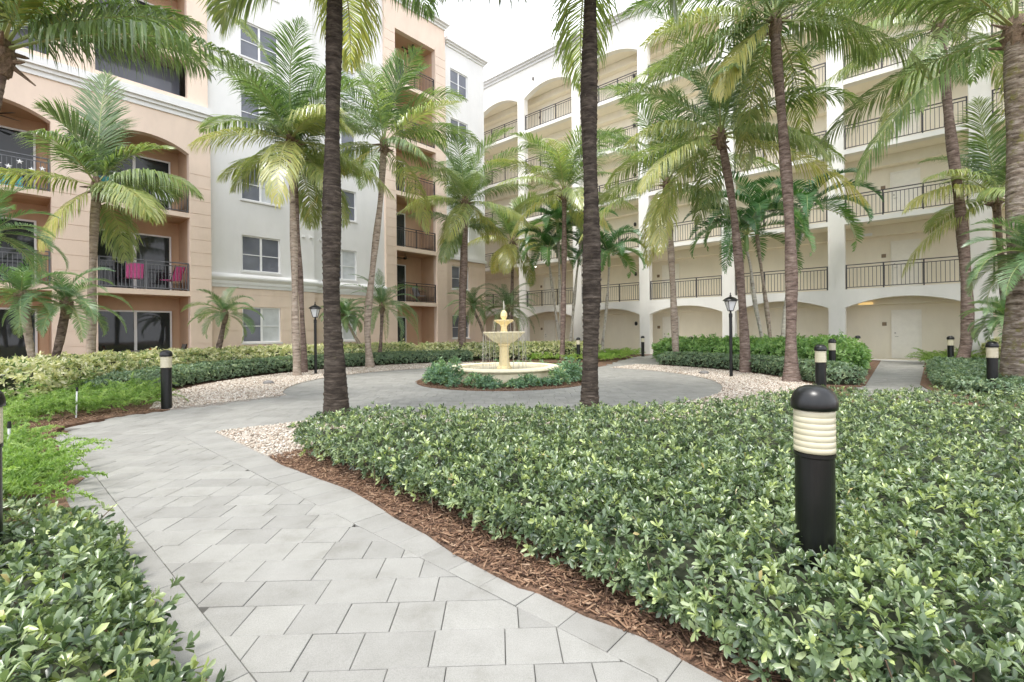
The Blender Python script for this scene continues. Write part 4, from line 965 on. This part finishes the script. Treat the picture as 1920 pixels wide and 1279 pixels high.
palm('coconut_palm', 'straight dark ringed coconut palm trunk between the fountain and the front hedge', [(1105, 792), (1106, 700), (1109, 560), (1109, 400), (1104, 220), (1106, 60), (1108, -110)], 7.2, .138, .106, .03, D_, None, 103, L_=3.2, n=13, step=.016, ring=.075, amp=.12, nl=92, els=(80, 5), az0=10,
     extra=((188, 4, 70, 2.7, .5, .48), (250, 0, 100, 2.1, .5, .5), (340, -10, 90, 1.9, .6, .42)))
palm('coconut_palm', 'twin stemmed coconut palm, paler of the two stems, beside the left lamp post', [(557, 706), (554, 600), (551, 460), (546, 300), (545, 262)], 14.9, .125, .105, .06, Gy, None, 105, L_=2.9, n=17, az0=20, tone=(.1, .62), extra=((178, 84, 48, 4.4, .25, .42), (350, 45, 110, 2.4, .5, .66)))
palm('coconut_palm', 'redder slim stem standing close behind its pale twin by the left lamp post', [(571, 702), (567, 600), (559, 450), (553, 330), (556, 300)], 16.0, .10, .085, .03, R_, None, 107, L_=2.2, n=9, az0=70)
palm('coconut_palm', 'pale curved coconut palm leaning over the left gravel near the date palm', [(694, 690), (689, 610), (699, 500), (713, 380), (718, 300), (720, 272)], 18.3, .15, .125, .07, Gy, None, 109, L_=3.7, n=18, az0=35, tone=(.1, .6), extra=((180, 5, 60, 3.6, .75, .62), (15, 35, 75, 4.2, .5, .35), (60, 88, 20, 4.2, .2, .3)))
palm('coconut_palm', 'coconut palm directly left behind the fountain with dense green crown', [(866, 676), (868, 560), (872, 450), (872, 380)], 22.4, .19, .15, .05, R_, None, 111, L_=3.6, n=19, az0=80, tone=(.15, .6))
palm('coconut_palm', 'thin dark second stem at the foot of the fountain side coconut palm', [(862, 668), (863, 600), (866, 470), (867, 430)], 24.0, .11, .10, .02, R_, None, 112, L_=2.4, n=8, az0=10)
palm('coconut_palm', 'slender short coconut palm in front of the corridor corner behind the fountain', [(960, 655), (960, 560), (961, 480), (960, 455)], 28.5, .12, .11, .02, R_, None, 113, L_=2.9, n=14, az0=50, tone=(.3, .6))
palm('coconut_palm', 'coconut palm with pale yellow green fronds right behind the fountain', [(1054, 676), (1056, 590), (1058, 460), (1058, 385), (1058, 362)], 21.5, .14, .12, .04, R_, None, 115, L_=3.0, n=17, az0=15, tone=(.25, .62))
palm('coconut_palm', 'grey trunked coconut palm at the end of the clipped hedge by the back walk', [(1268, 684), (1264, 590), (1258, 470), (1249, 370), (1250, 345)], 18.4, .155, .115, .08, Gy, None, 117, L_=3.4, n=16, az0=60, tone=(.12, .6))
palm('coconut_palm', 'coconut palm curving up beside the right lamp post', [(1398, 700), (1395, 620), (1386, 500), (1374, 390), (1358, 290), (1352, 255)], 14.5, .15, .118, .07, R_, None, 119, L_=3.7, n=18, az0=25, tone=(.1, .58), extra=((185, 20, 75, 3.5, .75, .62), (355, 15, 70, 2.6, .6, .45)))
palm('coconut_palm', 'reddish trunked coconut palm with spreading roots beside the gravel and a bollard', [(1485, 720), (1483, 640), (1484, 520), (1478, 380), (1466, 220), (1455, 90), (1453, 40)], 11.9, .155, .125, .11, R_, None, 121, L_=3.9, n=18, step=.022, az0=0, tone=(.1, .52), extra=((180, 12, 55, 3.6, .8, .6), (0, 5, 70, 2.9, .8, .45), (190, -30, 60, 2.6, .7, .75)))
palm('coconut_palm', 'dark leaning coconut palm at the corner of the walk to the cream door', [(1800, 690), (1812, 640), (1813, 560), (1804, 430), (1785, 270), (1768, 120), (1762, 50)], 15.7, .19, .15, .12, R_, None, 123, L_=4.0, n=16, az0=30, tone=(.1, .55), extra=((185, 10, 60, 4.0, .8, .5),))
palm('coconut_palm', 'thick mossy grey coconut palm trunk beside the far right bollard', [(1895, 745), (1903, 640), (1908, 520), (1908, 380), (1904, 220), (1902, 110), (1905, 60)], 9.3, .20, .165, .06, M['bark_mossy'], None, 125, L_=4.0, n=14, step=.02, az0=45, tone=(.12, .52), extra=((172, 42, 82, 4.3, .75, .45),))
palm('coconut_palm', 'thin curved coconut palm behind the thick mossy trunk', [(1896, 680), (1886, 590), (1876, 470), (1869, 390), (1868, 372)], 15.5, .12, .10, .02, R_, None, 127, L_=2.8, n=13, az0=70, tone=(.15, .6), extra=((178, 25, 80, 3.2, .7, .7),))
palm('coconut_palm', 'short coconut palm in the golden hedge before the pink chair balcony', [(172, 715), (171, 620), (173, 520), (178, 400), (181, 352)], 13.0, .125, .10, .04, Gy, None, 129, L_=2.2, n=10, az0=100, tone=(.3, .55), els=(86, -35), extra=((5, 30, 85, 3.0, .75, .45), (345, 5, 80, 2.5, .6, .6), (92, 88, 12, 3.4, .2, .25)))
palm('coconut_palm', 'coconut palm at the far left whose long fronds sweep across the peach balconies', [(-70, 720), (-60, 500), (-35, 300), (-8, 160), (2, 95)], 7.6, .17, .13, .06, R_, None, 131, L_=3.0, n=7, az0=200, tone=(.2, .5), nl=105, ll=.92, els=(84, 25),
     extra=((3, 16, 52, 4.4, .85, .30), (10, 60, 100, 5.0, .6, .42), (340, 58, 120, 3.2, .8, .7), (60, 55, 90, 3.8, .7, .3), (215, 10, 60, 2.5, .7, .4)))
# christmas palms
for i, (px, Z, lb, az) in enumerate((
        ([(1429, 640), (1416, 570), (1407, 500), (1400, 470)], 19.0, 'slender pale christmas palm, first of the trio leaning over the bright shrubs', 20),
        ([(1444, 636), (1435, 560), (1424, 480), (1418, 430)], 19.3, 'brownish christmas palm, second of the trio above the bright shrubs', 80),
        ([(1468, 640), (1475, 560), (1488, 480), (1512, 425)], 19.0, 'christmas palm with the highest green crown of the trio above the bright shrubs', 10),
        ([(1051, 650), (1041, 580), (1033, 520), (1029, 490)], 26.0, 'pale thin christmas palm leaning towards the corridor corner behind the fountain', 40),
        ([(1052, 652), (1050, 560), (1048, 480), (1046, 440)], 25.5, 'upright grey christmas palm behind the yellow green coconut palm', 90),
        ([(1069, 650), (1076, 570), (1082, 510), (1090, 450)], 25.5, 'white stemmed christmas palm leaning towards the dark ringed trunk', 0),
        ([(1128, 660), (1135, 600), (1140, 540), (1142, 500)], 25.0, 'christmas palm hidden behind the straight dark ringed trunk', 30))):
    big = i < 3
    palm('christmas_palm', lb, px, Z, .085, .06, .04, Pl if i != 1 else Gy, None, 140 + i, kind='adon', L_=2.9 if big else 2.4, n=14, az0=az, els=(80, 5), step=.06, ring=.14, tone=(.15, .7), amp=.02)
# pygmy date palms
for i, (px, Z, L_, lb) in enumerate((
        ([(62, 690), (55, 640), (48, 590), (40, 555)], 10.5, 1.25, 'pygmy date palm in the golden hedge under the far left balcony'),
        ([(100, 690), (112, 640), (120, 600), (125, 570)], 11.0, 1.35, 'pygmy date palm leaning in front of the peach pilaster'),
        ([(-40, 690), (-30, 560), (-22, 480), (-18, 440)], 9.0, 1.3, 'tall pygmy date palm at the far left end of the golden hedge'),
        ([(407, 668), (414, 635), (421, 600), (421, 588)], 16.5, 1.35, 'small pygmy date palm beside the curtained ground floor window'),
        ([(682, 660), (665, 630), (652, 605), (645, 592)], 20.5, 1.1, 'pygmy date palm leaning left under the tower side window'),
        ([(712, 668), (714, 640), (716, 600), (716, 575)], 20.0, 1.9, 'full blue green pygmy date palm at the foot of the balcony tower'),
        ([(908, 640), (902, 612), (892, 590), (887, 575)], 26.5, 1.5, 'pygmy date palm leaning away from the end of the peach wing'),
        ([(956, 660), (955, 630), (953, 600), (952, 578)], 25.5, 2.0, 'wide pygmy date palm standing directly behind the fountain'),
        ([(1965, 690), (1960, 600), (1952, 520), (1945, 480)], 8.6, 1.2, 'yellowish pygmy date palm beside the thick mossy trunk'),
        ([(1905, 672), (1900, 640), (1893, 610), (1890, 600)], 14.0, 1.1, 'small pygmy date palm behind the far right bollard'))):
    palm('pygmy_date_palm', lb, px, Z, .085, .07, .02, R_ if i % 2 else Gy, None, 160 + i, kind='date', L_=L_ * (1.0 if i < 4 else 1.1), n=19 if i < 4 else 34, az0=i * 30, els=(85, -15), step=.05, ring=.06, tone=(.25, .6), amp=.10)

# ------------------------------------------------------------------ bollards
def bollard(x, y, label, n=32):
    o = empty('bollard_light', (x, y, 0)); tag(o, label, 'bollard light')
    MB().lathe([(.083, -.02), (.083, .74), (.088, .745), (.088, .76)], n).build('post', M['black'], o, smooth=False)
    pf = [(.074, .7605)]
    for k in range(7): z = .765 + k * .0285; pf += [(.0865, z), (.0877, z + .012), (.0865, z + .024), (.0850, z + .0262)]
    MB().lathe(pf + [(.076, .9645)], n).build('lens', M['lens'], o, smooth=True)
    MB().lathe([(.088, .965), (.097, .968), (.099, .985), (.097, 1.01), (.088, 1.04), (.068, 1.065), (.038, 1.078), (.005, 1.082)], n).build('cap', M['black'], o, smooth=True)
    return o
for (px, py, Z, lb) in ((1525, 0, 2.27, 'black bollard light with ribbed cream lens standing in the large front hedge'),
                        (311, 0, 8.5, 'black bollard light at the corner of the feathery fern and the white gravel'),
                        (-40, 0, 2.55, 'bollard light standing in the smaller glossy hedge'),
                        (1538, 0, 8.3, 'bollard light next to the spreading root coconut palm'),
                        (1560, 0, 13.0, 'bollard light between the clipped hedge and the bright shrubs'),
                        (1608, 0, 18.6, 'bollard light half hidden behind the bright shrubs by the arch'),
                        (1782, 0, 15.6, 'bollard light in the fern clump beside the cream door walk'),
                        (1860, 0, 9.1, 'bollard light in the low hedge by the thick mossy trunk'),
                        (1295, 0, 20.5, 'bollard light at the left end of the bright shrubs'),
                        (1205, 0, 24.3, 'bollard light in the fern bed against a corridor column'),
                        (1084, 0, 21.0, 'bollard light beside the fern bed behind the dark ringed trunk')):
    X = (px - 960) / F * Z; bollard(X, Z, lb, 40 if Z < 4 else 20)

# ------------------------------------------------------------------ lamp posts
def lamp_post(x, y, label):
    o = empty('lamp_post', (x, y, 0)); tag(o, label, 'lamp post', )
    MB().lathe([(.075, 0.0), (.075, .02), (.045, .03), (.042, 1.70), (.048, 1.71), (.048, 1.80), (.03, 1.82), (.022, 1.86), (.035, 1.88)], 14).build('post', M['black'], o)
    f = MB()
    for k in range(4):
        a = pi / 4 + k * pi / 2; a2 = a + pi / 2
        p0 = (.075 * cos(a), .075 * sin(a), 1.89); p1 = (.16 * cos(a), .16 * sin(a), 2.16); f.tube([p0, p1], .009, 5)
        q0 = (.075 * cos(a2), .075 * sin(a2), 1.89); q1 = (.16 * cos(a2), .16 * sin(a2), 2.16); f.tube([p1, q1], .009, 5); f.tube([p0, q0], .010, 5)
    head = f.build('lantern', M['black'], o)
    g_ = MB(); n0 = 0
    lo = [(.066 * cos(pi / 4 + k * pi / 2), .066 * sin(pi / 4 + k * pi / 2), 1.895) for k in range(4)]; hi_ = [(.148 * cos(pi / 4 + k * pi / 2), .148 * sin(pi / 4 + k * pi / 2), 2.155) for k in range(4)]
    for k in range(4): MB().poly([lo[k], lo[(k + 1) % 4], hi_[(k + 1) % 4], hi_[k]]).build('pane', M['lampglass'], head)
    rf = MB(); rf.lathe([(.165, 2.165), (.205, 2.175), (.19, 2.20), (.13, 2.25), (.05, 2.285), (.022, 2.29), (.028, 2.32), (.012, 2.345), (.018, 2.37), (.003, 2.41)], 4 * 4, (0, 0)); rf.build('roof', M['black'], o)
    return o
x, y = G(592, 703); lamp_post(x, y, 'black lamp post with frosted lantern beside the twin stemmed palm')
x, y = G(1371, 708); lamp_post(x, y, 'black lamp post with frosted lantern on the white gravel by the clipped hedge')

# ------------------------------------------------------------------ fountain
fo = empty('fountain', (C[0], C[1], 0)); tag(fo, 'yellow cast stone three tier fountain with round basin and scalloped bowl', 'fountain')
MB().lathe([(1.34, -.02), (1.34, .06), (1.40, .08), (1.40, .30), (1.43, .33), (1.50, .345), (1.515, .37), (1.50, .41), (1.46, .425), (1.24, .425), (1.21, .41), (1.20, .12), (.05, .11)], 64).build('basin', M['stone_pale'], fo, smooth=False)
MB().lathe([(1.199, .30), (1.199, .345), (.02, .3455)], 48).build('water_surface', M['water'], fo)
MB().lathe([(.21, .1), (.21, .36), (.19, .40), (.155, .43), (.14, .55), (.125, .85), (.13, .95), (.17, .98), (.17, 1.02), (.10, 1.04)], 24).build('pedestal', M['stone_cast'], fo)
def scal(i, a): return 1 + (.045 * abs(sin(a * 14)) if 2 <= i <= 8 else 0)
MB().lathe([(.10, 1.0), (.16, 1.03), (.30, 1.10), (.42, 1.20), (.50, 1.29), (.545, 1.325), (.555, 1.345), (.535, 1.355), (.48, 1.335), (.30, 1.28), (.05, 1.27)], 112, wob=scal).build('bowl', M['stone_pale'], fo)
MB().lathe([(.13, 1.26), (.115, 1.34), (.09, 1.38), (.085, 1.50), (.12, 1.56), (.22, 1.62), (.27, 1.655), (.275, 1.68), (.25, 1.685), (.20, 1.66), (.03, 1.65)], 40).build('bowl', M['stone_cast'], fo)
MB().lathe([(.06, 1.65), (.045, 1.69), (.075, 1.73), (.095, 1.79), (.085, 1.87), (.05, 1.93), (.01, 1.955)], 20, wob=lambda i, a: 1 + .05 * sin(a * 9 + i * 2)).build('finial', M['stone_cast'], fo)
jt = MB(); jt.tube([(0, 0, 1.95), (.006, 0, 2.05), (-.004, 0, 2.14), (0, 0, 2.22)], [.022, .030, .022, .005], 7); jt.build('water_jet', M['water'], fo)
rq = random.Random(3)
for k in range(22):
    a = 2 * pi * k / 22 + rq.uniform(-.05, .05); rb_ = .575; MB().tube([(.555 * cos(a), .555 * sin(a), 1.335), (rb_ * cos(a), rb_ * sin(a), 1.30), (.60 * cos(a), .60 * sin(a), .90), (.605 * cos(a), .605 * sin(a), .34)], [.006, .006, .005, .006], 5).build('water_stream', M['water'], fo)
for k in range(12):
    a = 2 * pi * k / 12 + .1; MB().tube([(.27 * cos(a), .27 * sin(a), 1.67), (.29 * cos(a), .29 * sin(a), 1.64), (.33 * cos(a), .33 * sin(a), 1.30)], [.004, .004, .004], 5).build('water_stream', M['water'], fo)

# ------------------------------------------------------------------ small things
for (px, py, lb) in ((503, 722, 'small dark stone on the white gravel near the twin stemmed palm'), (1320, 703, 'small dark stone on the white gravel near the right lamp post')):
    x, y = G(px, py); r = np.random.default_rng(px); mb = MB(); mb.lathe([(.12, -.01), (.14, .03), (.10, .08), (.03, .10)], 10, (0, 0), lambda i, a: 1 + .2 * sin(a * 3 + i)); o = mb.build('stone', M['wicker'], None, True, (x, y, .03)); tag(o, lb, 'stone')
for (px, Z, hh, lb) in ((141, 7.6, .46, 'thin white irrigation riser in the feathery fern clump'), (12, 4.9, .40, 'thin white irrigation riser beside the path side fern')):
    X = (px - 960) / F * Z; o = empty('irrigation_riser', (X, Z, 0)); tag(o, lb, 'sprinkler'); MB().tube([(0, 0, 0), (0.02, 0, hh)], .011, 8).build('pipe', M['vinyl'], o); MB().tube([(.02, 0, hh), (.022, 0, hh + .07)], [.018, .014], 8).build('nozzle', M['black'], o)

def lworld(s, y, z):           # left building local -> world
    a = pi / 2 - YAW; return (s * cos(a) - y * sin(a), s * sin(a) + y * cos(a), z)
def lawn_chair(s, y, z, rz, label, mat, group=None):
    o = empty('balcony_chair', lworld(s, y, z), pi / 2 - YAW + rz); tag(o, label, 'chair', group)
    MB().prism([(-.25, -.22), (.25, -.22), (.25, .22), (-.25, .22)], .40, .415).build('seat', mat, o)
    b = MB(); 
    for k in range(5):
        t0, t1 = k / 5, (k + 1) / 5; y0, y1 = .22 + .16 * t0, .22 + .16 * t1; b.quad((-.25, y0, .42 + .52 * t0), (.25, y0, .42 + .52 * t0), (.25, y1, .42 + .52 * t1), (-.25, y1, .42 + .52 * t1)); b.quad((-.25, y0 + .015, .42 + .52 * t0), (.25, y0 + .015, .42 + .52 * t0), (.25, y1 + .015, .42 + .52 * t1), (-.25, y1 + .015, .42 + .52 * t1))
    b.build('backrest', mat, o)
    for sx in (-.27, .27):
        MB().tube([(sx, -.26, 0), (sx, -.20, .62), (sx, .22, .64), (sx, .30, .60)], .012, 6).build('armrest', M['black'], o); MB().tube([(sx, .30, 0), (sx, .21, .40), (sx, .40, .96)], .012, 6).build('leg', M['black'], o)
    return o
lawn_chair(3.72, 21.72, 3.03, pi, 'pink sling chair seen from behind on the second floor balcony', M['pink'])
lawn_chair(4.85, 21.75, 3.03, pi + .75, 'pink sling chair turned sideways by the balcony edge', M['pink'])
lawn_chair(3.05, 22.0, 6.0, pi - .4, 'teal chair on the arched third floor balcony behind the short palm', M['teal'])
lawn_chair(17.1, 22.3, 3.09, pi / 2, 'pale lounge chair on the tower second floor balcony', M['cloth'])
o = MB(); o.prism([(-.35, -.25), (.35, -.25), (.35, .25), (-.35, .25)], .0, .12); o.prism([(-.35, .15), (.35, .15), (.35, .27), (-.35, .27)], .121, .5); o = o.build('lounge_cushion', M['teal'], None, False, lworld(.6, 21.7, 6.0)); o.rotation_euler.z = pi / 2 - YAW; tag(o, 'teal lounge cushion behind the starfish hung balcony rail', 'cushion')
o = MB(); 
for k in range(8):
    x0, x1 = -.32 + .08 * k, -.32 + .08 * (k + 1); a, b = .03 * sin(k * 2.1), .03 * sin((k + 1) * 2.1); o.quad((x0, a, 0), (x1, b, 0), (x1, b, .62), (x0, a, .62)); o.quad((x0, a + .01, 0), (x1, b + .01, 0), (x1, b + .01, .62), (x0, a + .01, .62))
o = o.build('towel', M['cloth'], None, False, lworld(4.55, 21.24, 6.35)); o.rotation_euler.z = pi / 2 - YAW; tag(o, 'white and blue towel hanging behind the arched balcony rail', 'towel')
rs = random.Random(4)
for k, (s, z) in enumerate(((.62, 6.58), (.86, 6.78), (1.12, 6.60), (1.36, 6.68), (.40, 6.62))):
    st = MB(); pts = []
    for i in range(10):
        a = pi / 2 + i * pi / 5; rr = .085 if i % 2 == 0 else .034; pts.append((rr * cos(a), rr * sin(a)))
    n = len(pts); V = [(x, -.012, z_) for x, z_ in pts] + [(x, .012, z_) for x, z_ in pts] + [(0, -.03, 0), (0, .03, 0)]; Fc = [(i, (i + 1) % n, 2 * n) for i in range(n)] + [(n + (i + 1) % n, n + i, 2 * n + 1) for i in range(n)] + [(i, n + i, n + (i + 1) % n, (i + 1) % n) for i in range(n)]
    o = meshobj('starfish_ornament', V, Fc, M['vinyl'], None, False, None, lworld(s, 21.11, z)); o.rotation_euler.z = pi / 2 - YAW; tag(o, 'white starfish ornament hung on the third floor balcony rail', 'ornament', 'starfish on the balcony rail')
# patio set on the ground floor
o = empty('patio_table', lworld(4.1, 21.9, .05), pi / 2 - YAW); tag(o, 'dark patio table on the ground floor terrace', 'table')
MB().prism([(-.5, -.4), (.5, -.4), (.5, .4), (-.5, .4)], .70, .735).build('table_top', M['wicker'], o)
for sx in (-.45, .45):
    for sy_ in (-.35, .35): MB().box(sx - .02, sx + .02, sy_ - .02, sy_ + .02, 0, .699).build('leg', M['black'], o)
lawn_chair(3.3, 21.9, .05, pi / 2, 'grey patio chair left of the terrace table', M['wicker']); lawn_chair(4.95, 21.9, .05, -pi / 2, 'grey patio chair between the terrace table and the pilaster', M['wicker'])
o = MB().lathe([(.10, 0), (.12, .05), (.11, .06), (.09, .02)], 16).build('orange_bowl', M['orange'], None, True, lworld(4.3, 21.75, .785)); tag(o, 'orange bowl on the terrace table', 'bowl')
